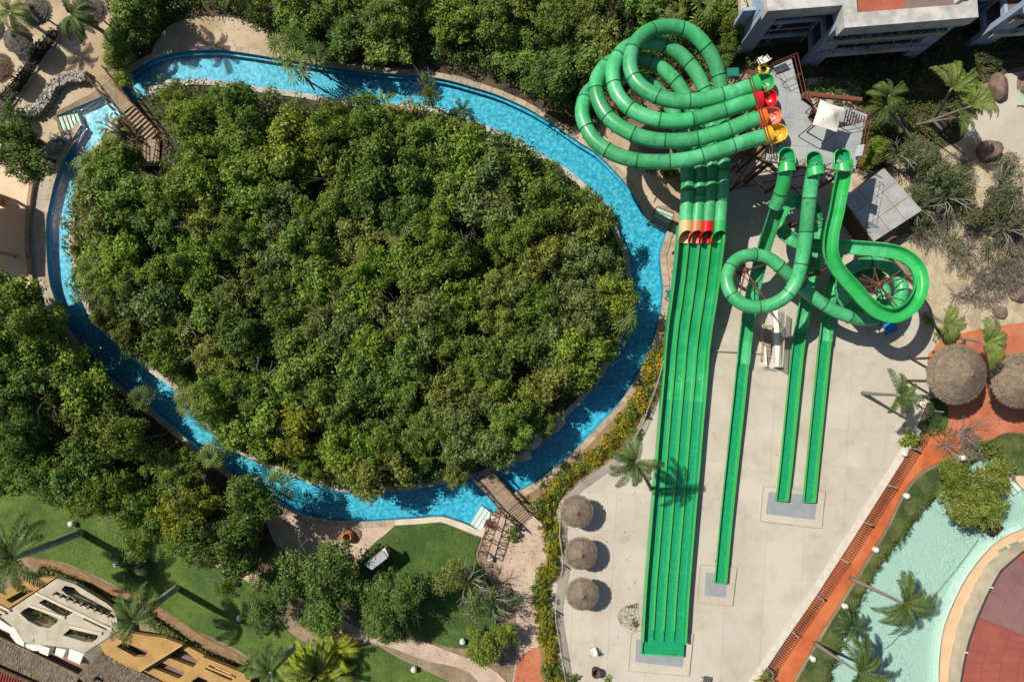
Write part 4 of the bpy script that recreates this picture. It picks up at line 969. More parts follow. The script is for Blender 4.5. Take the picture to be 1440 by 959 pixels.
for q in [(1085, 105), (1112, 92), (1126, 142), (1085, 145), (1092, 192), (1082, 222), (1140, 226), (1198, 236), (1205, 185), (1142, 180), (1110, 160), (1165, 205)]:
    c = P(*q, PZ); mb = MB(); mb.tube([(c.x, c.y, 0), (c.x, c.y, PZ - .3)], .13, 8); mb.build('leg', M['steel_brown'], tower)
# cross bracing under the deck
for p, q in [((1085, 105), (1126, 142)), ((1082, 222), (1140, 226)), ((1140, 226), (1198, 236)), ((1092, 192), (1082, 222)), ((1085, 145), (1092, 192)), ((1198, 236), (1205, 185))]:
    a = P(*p, PZ); b = P(*q, PZ); mb = MB()
    for z0, z1 in ((.4, 4.6), (4.8, 9.2)):
        mb.tube([(a.x, a.y, z0), (b.x, b.y, z1)], .05, 6); mb.tube([(a.x, a.y, z1), (b.x, b.y, z0)], .05, 6)
    mb.build('brace', M['steel_brown'], tower)
def railing(root, px, z, m, h=1.1, rails=2, step=1.5, r=.03, name='railing'):
    ps = [P(*q, z) for q in px]; mb = MB()
    for k in range(rails):
        zz = h * (k + 1) / rails
        for a, b in zip(ps, ps[1:]): mb.tube([a + Vector((0, 0, zz)), b + Vector((0, 0, zz))], r, 5)
    for a, b in zip(ps, ps[1:]):
        n = max(1, round((b - a).length / step))
        for i in range(n + 1):
            p = a.lerp(b, i / n); mb.tube([p, p + Vector((0, 0, h))], r, 5)
    return mb.build(name, m, root)
for px in ([(1079, 98), (1113, 84), (1126, 140)], [(1127, 141), (1141, 152), (1136, 165)], [(1175, 181), (1200, 177), (1215, 173), (1202, 241)], [(1202, 241), (1178, 238)], [(1160, 236), (1155, 236)], [(1130, 233), (1120, 231)], [(1096, 229), (1078, 226), (1079, 206)], [(1090, 107), (1099, 121), (1117, 112)]):
    railing(tower, px, PZ, M['steel_rust'], r=.022)
# white notice board on the right railing, steel gantry in front of the tub mouths
a = P(1209, 212, PZ + .6); mb = MB(); mb.box(a, (.05, .9, .6), R(-12), Matrix.Rotation(R(-12), 3, 'Z') @ Matrix.Rotation(R(35), 3, 'Y')); mb.build('notice_board', M['pavilion'], tower)
mb = MB()
for p, q in [((1050, 100), (1081, 203)), ((1054, 100), (1085, 203))]:
    for z in (9.0, 11.5): mb.tube([P(*p, z), P(*q, z)], .04, 5)
for k in range(6):
    p = (1050 + 31 * k / 5, 100 + 103 * k / 5); a = P(*p, 9.0); b = P(p[0], p[1], 11.5); mb.tube([a, (a.x, a.y, 11.5)], .035, 5); mb.tube([(a.x, a.y, 9), (a.x, a.y, 0)], .06, 6) if k % 2 == 0 else None
mb.build('gantry', M['steel_brown'], tower)
# front beam over the three mouths
mb = MB(); 
for z in (PZ + .5, PZ + 1.1): mb.tube([P(1080, 228, z), P(1204, 243, z)], .045, 6)
for k in range(9): p = P(1080 + 124 * k / 8, 228 + 15 * k / 8, PZ - .3); mb.tube([p, p + Vector((0, 0, 1.4))], .035, 5)
mb.build('front_rail', M['steel_brown'], tower)
# walkway with stair behind the shade, leaning red-brown beam
mb = MB(); mb.tube([P(1133, 133, PZ - 1.5), P(1211, 141, PZ - 1.5)], .22, 8); mb.tube([P(1204, 142, PZ - 1.6), P(1190, 156, PZ - 2.4)], .1, 6); mb.build('beam', M['steel_rust'], tower)
mb = MB()
for k in range(9):
    a = P(1186 + k * 3.6, 161 + k * 1.3, PZ - .3 - k * .3); mb.box(a, (.28, 1.25, .05), R(-14))
mb.build('stair_tread', M['platform'], tower)
railing(tower, [(1186, 154), (1219, 166)], PZ - 1.3, M['steel_rust'], 1.1); railing(tower, [(1184, 170), (1216, 180)], PZ - 1.3, M['steel_rust'], 1.1)
mb = MB()
for k in range(7):
    a = P(1133 + k * 1.4, 137 + k * 4.6, PZ - .4 - k * .35); mb.box(a, (.9, .26, .05), R(-20))
mb.build('stair_tread', M['steel_brown'], tower)
done(tower)
# square fabric shade
sh = thing('shade_sail', P(1165, 163, PZ), 'square off-white fabric shade with a pointed middle on the slide platform', 'shade')
co = [P(1153.5, 140, 12.3), P(1188, 152, 12.3), P(1177, 186, 12.3), P(1142.5, 175.5, 12.3)]; pk = P(1164, 162, 13.3); ng = 10; mb = MB(); vs = []
for i in range(ng + 1):
    for j in range(ng + 1):
        u, v = i / ng, j / ng; p = co[0].lerp(co[1], u).lerp(co[3].lerp(co[2], u), v); e = min(u, 1 - u, v, 1 - v) * 2
        # scalloped edges between the corners, surface rising to the peak
        cx = (u - .5) * 2; cy = (v - .5) * 2; k = 1 - .07 * (1 - min(abs(cx), abs(cy)) ** 1.0) * max(abs(cx), abs(cy)) ** 2
        p = pk + (p - pk) * k; p.z = 12.3 + (e ** 1.35) * .75
        vs.append(p)
mb.add(vs, [(i * (ng + 1) + j, i * (ng + 1) + j + 1, (i + 1) * (ng + 1) + j + 1, (i + 1) * (ng + 1) + j) for i in range(ng) for j in range(ng)])
mb.build('canvas', M['canvas'], sh, True)
mb = MB(); mb.tube([(pk.x, pk.y, PZ), (pk.x, pk.y, 12.6)], .06, 8); mb.build('pole', M['steel_brown'], sh)
for c in co: mb = MB(); mb.tube([(c.x, c.y, PZ - .4), c], .045, 6); mb.build('corner_post', M['steel_brown'], sh)
done(sh)
# loose board standing in the top corner of the platform
bo = thing('inflatable_raft', P(1105, 98, PZ), 'dark grey square mat lying at the top corner of the platform', 'mat')
f = [P2(*q, PZ) for q in ((1087, 97), (1104, 89), (1110, 98), (1092, 105))]; mb = MB(); mb.prism(f, PZ + .01, PZ + .1); mb.build('foam_mat', M['canvas_dark'], bo); done(bo)

# ---------------------------------------------------------------- slide supports
def support(px, top, label, arms, r=.17, base=None):
    b = P(*px, 0) if base is None else P(*base, 0); root = thing('slide_support', (b.x, b.y, 0), label, 'steel support', 'brown steel slide supports')
    t = P(*px, top); mb = MB(); mb.tube([(t.x, t.y, 0), (t.x, t.y, top)], [r, r * .9], 10); mb.tube([(t.x, t.y, top), (t.x, t.y, top + .12)], r * 1.5, 10); mb.build('column', M['steel_brown'], root, True)
    mb = MB(); mb.box((t.x, t.y, .06), (.8, .8, .12)); mb.build('base_plate', M['plain_concrete'], root)
    for q in arms:
        e = P(*q); mb = MB(); s = Vector((t.x, t.y, top - .15)); mb.tube([s, e], [.075, .05], 6)
        mb.tube([Vector((t.x, t.y, max(.5, top - 1.5))), s.lerp(e, .72)], .045, 6); mb.build('arm', M['steel_brown'], root)
    return done(root)
support((862, 148), 9.2, 'support column with branching arms inside the left tube loops', [(836, 116, 8.4), (880, 180, 8.8), (850, 190, 8.6), (866, 108, 8.4)])
support((968, 64), 6.6, 'support column near the top of the looping tubes', [(925, 56, 7.0), (982, 70, 6.2), (1000, 60, 6.6)])
support((962, 127), 5.4, 'support column in the middle of the looping tubes', [(946, 112, 5.6), (925, 130, 5.4), (982, 108, 5.6), (1000, 130, 5.8)])
support((957, 212), 4.9, 'support column beside the four parallel tubes', [(990, 268, 4.6), (1020, 240, 4.9), (940, 200, 5.0)])
support((1052, 218), 7.5, 'thick support column left of the platform', [(1020, 210, 8.8), (1060, 195, 9.4), (1040, 175, 9.4)])
support((1049, 380), 5.4, 'support column inside the left tube ring with crossed arms', [(1022, 386, 5.6), (1098, 366, 4.9), (1078, 424, 6.3), (1040, 416, 6.0), (1040, 356, 5.3)])
support((1150, 384), 5.2, 'short support column between the tube ring and the open flume', [(1120, 390, 6.6), (1168, 374, 6.6), (1140, 360, 4.9)])
support((1113, 317), 3.4, 'support column in the small spiral flume', [(1094, 312, 3.6), (1130, 310, 3.2), (1110, 334, 4.2), (1160, 310, 4.4)])
support((1238, 400), 5.8, 'big support column with a fan of arms inside the right flume ring', [(1208, 392, 5.6), (1212, 386, 5.4), (1222, 420, 6.2), (1262, 432, 5.6), (1254, 428, 4.0), (1228, 374, 4.6), (1268, 380, 5.9), (1205, 408, 6.4), (1282, 388, 6.2)])
support((1082, 230), 6.0, 'support column under the left corner of the platform', [(1045, 262, .3), (1100, 255, 7.8), (1060, 240, 6.2)])
# blue raft and green board lying on the plaza, board beside the loops
f = lambda name, px, z, h, m, lab, cat: done(_f(name, px, z, h, m, lab, cat))
def _f(name, px, z, h, m, lab, cat):
    root = thing(name, P(*px[0], 0), lab, cat); q = [P2(*k, z) for k in px]; mb = MB(); mb.prism(q, z, z + h); mb.build('board', M[m], root)
    c = np.mean(np.array(q), 0); q2 = [tuple(c + (np.array(k) - c) * .82) for k in q]; mb = MB(); mb.prism(q2, z + h, z + h + .04); mb.build('top_skin', M[m], root)
    mb = MB(); 
    for k in q: mb.tube([(k[0] * .96 + c[0] * .04, k[1] * .96 + c[1] * .04, 0), (k[0] * .96 + c[0] * .04, k[1] * .96 + c[1] * .04, z)], .05, 5)
    mb.build('leg', M['steel_brown'], root); return root
f('blue_mat', [(1240, 456), (1256, 452), (1262, 464), (1247, 470)], .35, .15, 'blue_plastic', 'bright blue plastic mat lying below the right flume ring', 'mat')
f('green_panel', [(1022, 97), (1038, 96), (1039, 108), (1023, 109)], 3.0, .1, 'teal_plastic', 'teal green panel beside the top of the looping tubes', 'panel')
f('teal_bin', [(938, 408), (945, 408), (944, 419), (937, 419)], .8, .1, 'teal_plastic', 'small teal box at the left edge of the racer slide', 'box')

# ---------------------------------------------------------------- thatched roofs
def palapa(px, py, z, r, h, label, m='thatch', group=None, rows=9, name='thatched_umbrella', pole=True, ragged=.06, apex=(0, 0), ring=True):
    """conical thatch of overlapping straw rows on a pole; z is the eave height"""
    c = P(px, py, z); root = thing(name, (c.x, c.y, 0), label, 'thatched roof' if r > 2.5 else 'umbrella', group)
    rd = random.Random(int(px * 7 + py)); mb = MB(); n = 40; ax, ay = apex
    pr = [(r, 0), (r * .98, .04 * h), (r * .75, .3 * h), (r * .5, .55 * h), (r * .25, .8 * h), (r * .02, h)]
    # under-cone
    vs = []; 
    for rr, zz in pr:
        k_ = zz / h
        for k in range(n): a = 2 * PI * k / n; vs.append((rr * .97 * math.cos(a) + ax * k_, rr * .97 * math.sin(a) + ay * k_, z + zz - .05))
    mb.add(vs, [(i * n + k, i * n + (k + 1) % n, (i + 1) * n + (k + 1) % n, (i + 1) * n + k) for i in range(len(pr) - 1) for k in range(n)])
    mb.build('roof_frame', M[m], root)
    mb = MB()
    for row in range(rows):
        t0 = row / rows; rin = r * (1 - t0) ; nb = max(12, int(2 * PI * rin / .10))
        for k in range(nb):
            a = 2 * PI * (k + rd.random() * .8) / nb; L = (r / rows) * rd.uniform(1.5, 2.3); r0 = min(rin + rd.uniform(-.02, ragged), r + ragged); r1 = max(.02, r0 - L); w = rd.uniform(.04, .08)
            zz = lambda q: z + h * (1 - q / r) + rd.uniform(.0, .035) + .012
            s = Vector((-math.sin(a), math.cos(a), 0)); d = Vector((math.cos(a), math.sin(a), 0)); sk = rd.uniform(-.05, .05)
            f0 = (1 - r0 / r); f1 = (1 - r1 / r)
            p0 = d * r0 + Vector((ax * f0, ay * f0, zz(r0) + .03)); p1 = d * r1 + Vector((ax * f1, ay * f1, zz(r1)))
            mb.add([p0 - s * w + s * sk, p0 + s * w + s * sk, p1 + s * w * .6, p1 - s * w * .6], [(0, 1, 2, 3)])
    # ragged hanging fringe at the eave
    for k in range(int(2 * PI * r / .11)):
        a = rd.uniform(0, 2 * PI); d = Vector((math.cos(a), math.sin(a), 0)); s = Vector((-d.y, d.x, 0)); p = d * (r + rd.uniform(-.05, .03)) + Vector((0, 0, z)); w = .05
        mb.add([p - s * w, p + s * w, p + d * .05 + Vector((0, 0, -rd.uniform(.12, .3))) + s * rd.uniform(-.04, .04)], [(0, 1, 2)])
    tag(mb.build('straw', M[m], root), kind='stuff')
    mb = MB(); mb.lathe([(.22, h - .12), (.18, h + .02), (.09, h + .12), (.005, h + .2)], 10, (ax, ay, z)); mb.build('cap', M[m], root, True)
    if ring and r > 1.2:
        q = r * .86; f_ = .14; mb = MB(); mb.tube([(q * math.cos(2 * PI * k / 36) + ax * f_, q * math.sin(2 * PI * k / 36) + ay * f_, z + h * .14 + .06) for k in range(37)], .022, 4); mb.build('binding', M['wood_dark'], root)
    if pole:
        if r < 2.5: mb = MB(); mb.tube([(0, 0, 0), (0, 0, z + h - .1)], .08, 8); mb.build('pole', M['wood_dark'], root)
        else:
            for k in range(6):
                a = k * PI / 3 + .3; mb = MB(); mb.tube([(r * .8 * math.cos(a), r * .8 * math.sin(a), 0), (r * .8 * math.cos(a), r * .8 * math.sin(a), z + .2)], .12, 8); mb.build('post', M['wood_dark'], root)
    return root
for i, (x, y, w) in enumerate([(811, 719, 'top'), (817, 778, 'middle'), (819, 835, 'bottom')]):
    palapa(x, y, 2.2, 1.46, .75, f'round thatched umbrella on the plaza by the hedge, {w} one of the row of three', group='thatched umbrellas beside the hedge', ragged=.09)
palapa(1345, 526, 4.2, 2.62, 1.9, 'big round thatched roof standing on the red terrace', name='thatched_pavilion', rows=13, ragged=.1, apex=(.1, -.05))
palapa(1432, 535, 4.2, 2.4, 1.8, 'big thatched roof at the right edge next to its larger twin', name='thatched_pavilion', rows=12, ragged=.1)
palapa(52, 16, 2.3, 1.3, .8, 'dark thatched umbrella at the top edge between two palms', 'thatch_dark', 'dark thatched umbrellas on the sand', ragged=.16)
palapa(26, 56, 2.3, 1.3, .8, 'dark thatched umbrella on sand above the planted strip', 'thatch_dark', 'dark thatched umbrellas on the sand', ragged=.1)
palapa(-2, 96, 2.3, 1.35, .8, 'brown thatched umbrella cut by the left edge of the view', 'thatch_red', 'dark thatched umbrellas on the sand', ragged=.1)
palapa(130, 16, 2.3, 1.25, .8, 'dark thatched umbrella under the drooping palm', 'thatch_dark', 'dark thatched umbrellas on the sand', ragged=.12)
palapa(-10, 42, 2.3, 1.1, .8, 'dark thatched umbrella barely showing at the left edge', 'thatch_dark', 'dark thatched umbrellas on the sand')
palapa(-8, 158, 2.3, 1.2, .8, 'dark thatched umbrella at the left edge above the dark tree', 'thatch_dark', 'dark thatched umbrellas on the sand')

# ---------------------------------------------------------------- wooden bridges
def bridge(label, a, b, zdeck, width, npl, steps, step_to, rail_sets):
    """planked deck from pixel a to pixel b, then a stair"""
    A, B = P(*a, zdeck), P(*b, zdeck); d = (B - A); L = d.length; d.normalize(); s = Vector((-d.y, d.x, 0)); rz = math.atan2(d.y, d.x)
    root = thing('wooden_bridge', ((A + B) / 2).to_2d().to_3d(), label, 'bridge')
    for i in range(npl):
        mb = MB(); mb.box(A + d * (L * (i + .5) / npl) + Vector((0, 0, random.uniform(-.008, .008))), (L / npl - .025, width + random.uniform(-.04, .04), .06), rz); mb.build('plank', M['wood_deck'], root)
    for k in (-1, 1):
        mb = MB(); mb.box((A + B) / 2 + s * k * width * .42 + Vector((0, 0, -.2)), (L, .14, .3), rz); mb.build('beam', M['wood_dark'], root)
    if steps:
        E = P(*step_to, .12); dd = (E - B); n = steps; flat = Vector((dd.x, dd.y, 0)); fl = flat.length; flat.normalize(); sz = math.atan2(flat.y, flat.x)
        for i in range(n):
            t = (i + .7) / n; q = B + dd * t; mb = MB(); mb.box(q, (fl / n * .62, width, .05), sz); mb.build('tread', M['wood_deck'], root)
        for k in (-1, 1):
            s2 = Vector((-flat.y, flat.x, 0)); mb = MB(); mb.tube([B + s2 * k * width * .48 + Vector((0, 0, -.15)), E + s2 * k * width * .48 + Vector((0, 0, -.1))], .07, 4); mb.build('stringer', M['wood_dark'], root)
    for rs in rail_sets:
        ps = [P(*q) for q in rs]; mb = MB()
        for h in (.55, 1.0):
            mb.tube([q + Vector((0, 0, h)) for q in ps], .055 if h > .9 else .04, 6)
        mb.build('handrail', M['wood_dark'], root, True)
        for p_, q_ in zip(ps, ps[1:]):
            n = max(1, round((q_ - p_).length / .9))
            for i in range(n + 1):
                q = p_.lerp(q_, i / n); mb = MB(); mb.tube([q + Vector((0, 0, -.15)), q + Vector((0, 0, 1.08))], .06, 6); mb.build('post', M['wood_dark'], root)
    return done(root)
bridge('wooden bridge with dark rails and steps crossing the upper left end of the river', (143, 106), (179, 155), .9, 1.55, 20, 9, (216, 193), [[(128, 110, .9), (171, 166, .9), (199, 201, .3)], [(152, 100, .9), (190, 147, .9), (224, 184, .3), (229, 205, .3)]])
bridge('wooden bridge with steps and dark rails crossing the lower end of the river', (680, 671), (719, 715), .9, 1.75, 22, 8, (738, 735), [[(667, 672, .9), (712, 724, .9), (737, 744, .1)], [(692, 662, .9), (731, 704, .9), (758, 729, .1)]])
# landing below the top stair
ld = thing('wooden_landing', P(214, 210, 0), 'short wooden boardwalk with pale rails below the top stairs', 'boardwalk')
for i in range(7):
    mb = MB(); c = P(214 - i * .4, 199 + i * 5.4, .2); mb.box(c, (1.5, .33, .06), R(4)); mb.build('plank', M['wood_deck'], ld)
for rs in ([(201, 200, .2), (201, 236, .2)], [(229, 190, .2), (226, 215, .2), (222, 240, .2)]):
    ps = [P(*q) for q in rs]; mb = MB()
    for h in (.5, 1.0): mb.tube([q + Vector((0, 0, h)) for q in ps], .05, 5)
    for p_, q_ in zip(ps, ps[1:]):
        for i in range(4): q = p_.lerp(q_, i / 3); mb.tube([q, q + Vector((0, 0, 1.05))], .05, 5)
    mb.build('handrail', M['wood_dark'], ld)
done(ld)
# pale steps into the water
def pool_steps(label, quad, n, m, z0=-.1, z1=-.7, cat='steps'):
    """quad: shore edge a-b, water edge d-c"""
    a, b, c, d = [P(*q) for q in quad]; root = thing('pool_steps', a, label, cat)
    for i in range(n):
        t0, t1 = i / n, (i + 1) / n; q = [a.lerp(d, t0), b.lerp(c, t0), b.lerp(c, t1 - .01), a.lerp(d, t1 - .01)]; z = z0 + (z1 - z0) * i / n
        mb = MB(); mb.prism([(v.x, v.y) for v in q], -.95, z); mb.build('step', M[m], root)
        mb = MB(); e0, e1 = q[3], q[2]; mb.tube([(e0.x, e0.y, z + .012), (e1.x, e1.y, z + .012)], .035, 4); mb.build('step_edge', M['pad_grey'], root)
    return done(root)
pool_steps('pale green steps descending into the upper left end of the river', [(82, 165), (89, 184), (114, 177), (107, 158)], 5, 'step_pale', -.02, -.3)
pool_steps('pale steps descending into the river beside the racer slide', [(924, 292), (947, 301), (938, 325), (914, 313)], 5, 'step_pale', -.02, -.3)
pool_steps('pale beach steps at the lower end of the river by the trellis arch', [(675, 746), (692, 722), (676, 711), (660, 737)], 3, 'mosaic_pale', -.05, -.3)
pool_steps('pale shallow steps at the top corner of the turquoise pool', [(1437, 688), (1390, 641), (1383, 646), (1427, 697)], 2, 'mosaic_pale', -.02, -.2)
bk = struct(bpy.data.objects.new('river_kerb', None)); COL.objects.link(bk)
mb = MB(); mb.prism([P2(*q) for q in ((692, 722), (697, 726), (679, 755), (655, 746), (621, 733), (590, 736), (556, 738), (556, 731), (590, 728), (623, 726), (659, 738), (675, 746))], -.02, .16); mb.build('kerb_block', M['cream_trim'], bk)

# ---------------------------------------------------------------- walls, stones, rocks
def rock(px, py, s, label, m='rock', seed=0, z=0., name='boulder', cat='rock', group=None, rz=0.):
    bm = bmesh.new(); bmesh.ops.create_icosphere(bm, subdivisions=3, radius=1); rd = np.random.default_rng(seed); ph = rd.uniform(0, 6, 9); pl = unit(rd.normal(size=(7, 3))); of = rd.uniform(.62, .9, 7)
    for v in bm.verts:
        p = np.array(v.co); k = 1 + .12 * math.sin(p[0] * 3 + ph[0]) * math.sin(p[1] * 2.6 + ph[1]) + .07 * math.sin(p[2] * 6 + ph[2]) * math.cos(p[0] * 5 + ph[3]) + .03 * math.sin(p[1] * 13 + ph[4])
        p = p * k
        for n_, o_ in zip(pl, of):
            e = p @ n_ - o_
            if e > 0: p = p - n_ * e * .8
        v.co = p * np.array(s)
    me = bpy.data.meshes.new(name); bm.to_mesh(me); bm.free(); me.materials.append(M[m])
    me.polygons.foreach_set('use_smooth', [True] * len(me.polygons))
    o = link(name, me); c = P(px, py, z + s[2] * .4); o.location = (c.x, c.y, z + s[2] * .25); o.rotation_euler = (0, 0, rz); tag(o, label, cat, group); return o
rock(1405, 122, (.85, 1.3, 1.1), 'big rounded reddish boulder in the shadow of the blue hotel', 'rock_red', 1)
rock(1446, 118, (1.0, 1.2, 1.0), 'reddish boulder cut by the right edge beside the upper path', 'rock_red', 2)
rock(1391, 212, (1.2, 1.0, 1.0), 'round dark red boulder at the tip of the upper path', 'rock_red', 3)
rock(1318, 176, (.9, .8, .7), 'boulder half hidden by palms in front of the hotel', 'rock_red', 4)
rock(1432, 410, (.9, 1.1, .6), 'rusty boulder on dry sand at the right edge', 'rock_red', 5)
rock(1408, 440, (.7, .6, .5), 'small rusty stone beside the bent palm', 'rock_red', 6)
rock(160, 188, (.75, 1.5, .7), 'pale rock at the river edge below the top bridge', 'rock', 7)
rock(148, 208, (1.4, .7, .5), 'low tan rock shelf at the upper left of the island', 'deck_peach', 8, rz=.6)
rock(152, 215, (.8, .9, .6), 'white rock behind the tan rock shelf', 'rock', 9)
rock(222, 128, (1.2, .6, .5), 'pale rock along the island edge right of the top bridge', 'rock', 10, rz=.5)
rock(243, 122, (1., .7, .6), 'grey rock on the island edge near the top bridge', 'rock', 11)
rock(775, 598, (1.4, .9, .7), 'pale rock on the island edge above the lower bridge', 'rock', 12, rz=.6)
rock(752, 618, (1.3, .9, .7), 'grey rock on the island tip above the lower bridge', 'rock', 13, rz=.5)
rock(737, 640, (.7, .6, .5), 'small white rock at the island tip', 'rock', 14)
rock(715, 648, (1.1, .5, .5), 'pale rock beside the start of the lower bridge', 'rock', 15, rz=.3)
rock(73, 210, (1.2, .6, .7), 'dark grey rock at the foot of the curved stone wall', 'rubble', 16, rz=.5)
rock(94, 195, (.45, .4, .4), 'small grey boulder below the pale river steps', 'rock', 17)
# curved dry-stone wall: stones laid in a band
def stone_wall(name, px, width, h, label, size=.23):
    root = thing(name, P(*px[0], 0), label, 'stone wall'); sp = [P2(*q) for q in spline(px, 6)]; mb = MB(); strip(mb, sp, -width / 2, width / 2, -.02, h * .8); mb.build('core', M['rubble'], root)
    mb = MB(); st = resample(sp, size * .8)
    rd = random.Random(5)
    for i in range(len(st) - 1):
        d = np.array(st[i + 1]) - np.array(st[i]); d /= np.linalg.norm(d); nrm = np.array((-d[1], d[0]))
        for k in range(int(width / size / .8) + 1):
            for zz in ((h,) if 0 < k < int(width / size / .8) else (h, h * .6, h * .25)):
                c = np.array(st[i]) + nrm * (-width / 2 + k * size * .8 + rd.uniform(-.06, .06)) + d * rd.uniform(-.08, .08); q = size * rd.uniform(.7, 1.25)
                mb.box((c[0], c[1], zz - q * .2 + rd.uniform(-.05, .07)), (q, q * rd.uniform(.6, 1), q * .7), 0, Matrix.Rotation(rd.uniform(0, 3), 3, 'Z') @ Matrix.Rotation(rd.uniform(-.4, .4), 3, 'X'))
    tag(mb.build('stone', M['rubble'], root), kind='stuff'); return done(root)
stone_wall('stone_wall', [(34, 163), (58, 157), (70, 142), (82, 122), (104, 112), (128, 111)], .85, .75, 'curved grey dry-stone wall on the sand beside the top bridge')
stone_wall('stone_wall', [(58, 216), (74, 208), (90, 200)], .6, .5, 'short dark dry-stone wall beside the river bank')
# brick-edged low wall on the left deck: coping bricks one by one
bw = thing('brick_edge_wall', P(45, 300, 0), 'low curved wall capped with red bricks between left deck and river walk', 'wall')
sp = resample([P2(*q) for q in spline([(54, 238), (48, 262), (44, 290), (42, 320), (42, 350), (46, 385), (52, 408), (58, 428)], 6)], .72); mb = MB(); strip(mb, sp, -.15, .15, 0, .36); mb.build('wall_body', M['cream_wall'], bw)
for a, b in zip(sp, sp[1:]):
    d = math.atan2(b[1] - a[1], b[0] - a[0]); mb = MB(); mb.box(((a[0] + b[0]) / 2, (a[1] + b[1]) / 2, .40), (.66, .34, .08), d); mb.build('brick', M['edge_brick'], bw)
done(bw)
# left-edge bowl on the deck
dk = thing('round_basin_wall', P(-4, 275, 0), 'curved orange-rimmed wall at the left edge of the deck', 'wall')
mb = MB(); strip(mb, [P2(*q) for q in spline([(-20, 268), (-6, 272), (2, 278), (4, 290)], 5)], -.15, .15, 0, 2.4); mb.build('curved_wall', M['orange_pot'], dk); done(dk)
# unseen flat roof past the left edge, shaped to cast the deck's shadow
pv = thing('deck_pavilion', P(-8, 330, 0), 'flat cream roof just beyond the left edge shading the deck', 'roof')
mb = MB(); mb.prism([P2(*q, 3.2) for q in ((-90, 262), (-16, 262), (-6, 268), (-3, 300), (-4, 362), (-90, 362))], 3.1, 3.4); mb.build('roof_slab', M['cream_wall'], pv)
for q in ((-14, 270), (-14, 352)): c = P(*q, 3.1); mb = MB(); mb.tube([(c.x, c.y, 0), (c.x, c.y, 3.1)], .15, 8); mb.build('post', M['cream_wall'], pv)
done(pv)
# dark planted strip on the sand
pl = thing('planter_strip', P(60, 90, 0), 'long narrow planter with dark low plants crossing the sand', 'planter')
edge = [(69, 48), (77, 44), (83, 50), (80, 60), (52, 100), (24, 142), (6, 166), (-15, 168), (-6, 142), (18, 116), (40, 86), (57, 62)]
f_ = contour(edge, 4); mb = MB(); strip(mb, f_, -.08, .08, 0, .16, True); mb.build('kerb', M['pale_stone'], pl); mb = MB(); mb.prism(f_, 0, .07); mb.build('soil', M['forest_floor'], pl)
V = []
for x, y in poisson(f_, .32, 4000, .15, 8):
    m_ = 24; dd = unit(rng.normal(size=(m_, 3))); dd[:, 2] = abs(dd[:, 2]); pp = np.array([x, y, .1]) + dd * np.array([.28, .28, .6]); V.append(leaf_quads(pp, unit(dd + np.array([0, 0, .6])), rng.uniform(.12, .25, size=m_)))
o = link('ground_cover', quads_mesh('ground_cover', np.concatenate(V), M['leaf']), None, pl); o.color = (.035, .045, .022, 1); tag(o, kind='stuff'); done(pl)
# deck chair by the umbrellas
def lounger(px, py, rz, label, m='white_paint', z=0.):
    c = P(px, py, 0); r_ = thing('sun_lounger', (c.x, c.y, z), label, 'sun lounger', None, rz)
    for i in range(8): mb = MB(); mb.box((-.75 + i * .17, 0, .36), (.13, .58, .03)); mb.build('slat', M[m], r_)
    mb = MB(); mb.box((.78, 0, .52), (.5, .58, .04), 0, Matrix.Rotation(R(-35), 3, 'Y')); mb.build('backrest', M[m], r_)
    for y in (-.3, .3): mb = MB(); mb.box((-.1, y, .33), (1.6, .05, .07)); mb.build('side_rail', M[m], r_)
    for x in (-.7, .5):
        for y in (-.27, .27): mb = MB(); mb.box((x, y, .15), (.05, .05, .3)); mb.build('leg', M[m], r_)
    return r_
lounger(44, 68, R(55), 'white sun lounger lying half under the dark umbrella')
lounger(1433, 138, R(85), 'pale green lounger on the upper path by the boulders', 'step_pale')

# ---------------------------------------------------------------- fences
def picket_fence(name, px, label, h=1.3, gap=.17, base=.28, m='fence_cream', pm='steel_dark', side=0., w=.03, inset=.15):
    root = thing(name, P(*px[0], 0), label, 'fence'); sp = [P2(*q) for q in (spline(px, 6) if len(px) > 2 else px)]
    mb = MB(); strip(mb, sp, -base / 2, base / 2, 0, inset); mb.build('base_wall', M[m], root)
    sp = offset(sp, -side) if side else sp; st = resample(sp, gap); mb = MB()
    for q in st: mb.box((q[0], q[1], inset + (h - inset) / 2), (w, w, h - inset))
    tag(mb.build('pickets', M[pm], root), kind='stuff')
    for z in (inset + .12, h - .1): mb = MB(); mb.tube([(*q, z) for q in resample(sp, 1.)], .016, 4); mb.build('rail', M[pm], root)
    ps = resample(sp, 4.1)
    for q in ps: mb = MB(); mb.box((q[0], q[1], h / 2 + .03), (.10, .10, h + .06)); mb.build('post', M['pad_grey'], root)
    return done(root)
picket_fence('picket_fence', [(1308, 575), (1240, 683), (1148, 826), (1102, 893), (1040, 985)], 'dark picket fence on a cream kerb between the plaza and the red path', 1.5, .22, .62, w=.055, side=-.34)
picket_fence('picket_fence', [(940, 458), (930, 505), (915, 555), (880, 628), (800, 690), (786, 740), (790, 790), (780, 850), (786, 900), (800, 985)], 'thin pale picket fence along the yellow-green hedge', 1.25, .19, .2, 'plain_concrete', 'fence_cream', w=.05, inset=.08)
picket_fence('picket_fence', [(1230, 345), (1262, 382), (1282, 400)], 'dark slatted fence beside the grey flat roof', 1.6, .22, .15, 'plain_concrete', 'wood_dark', w=.07)
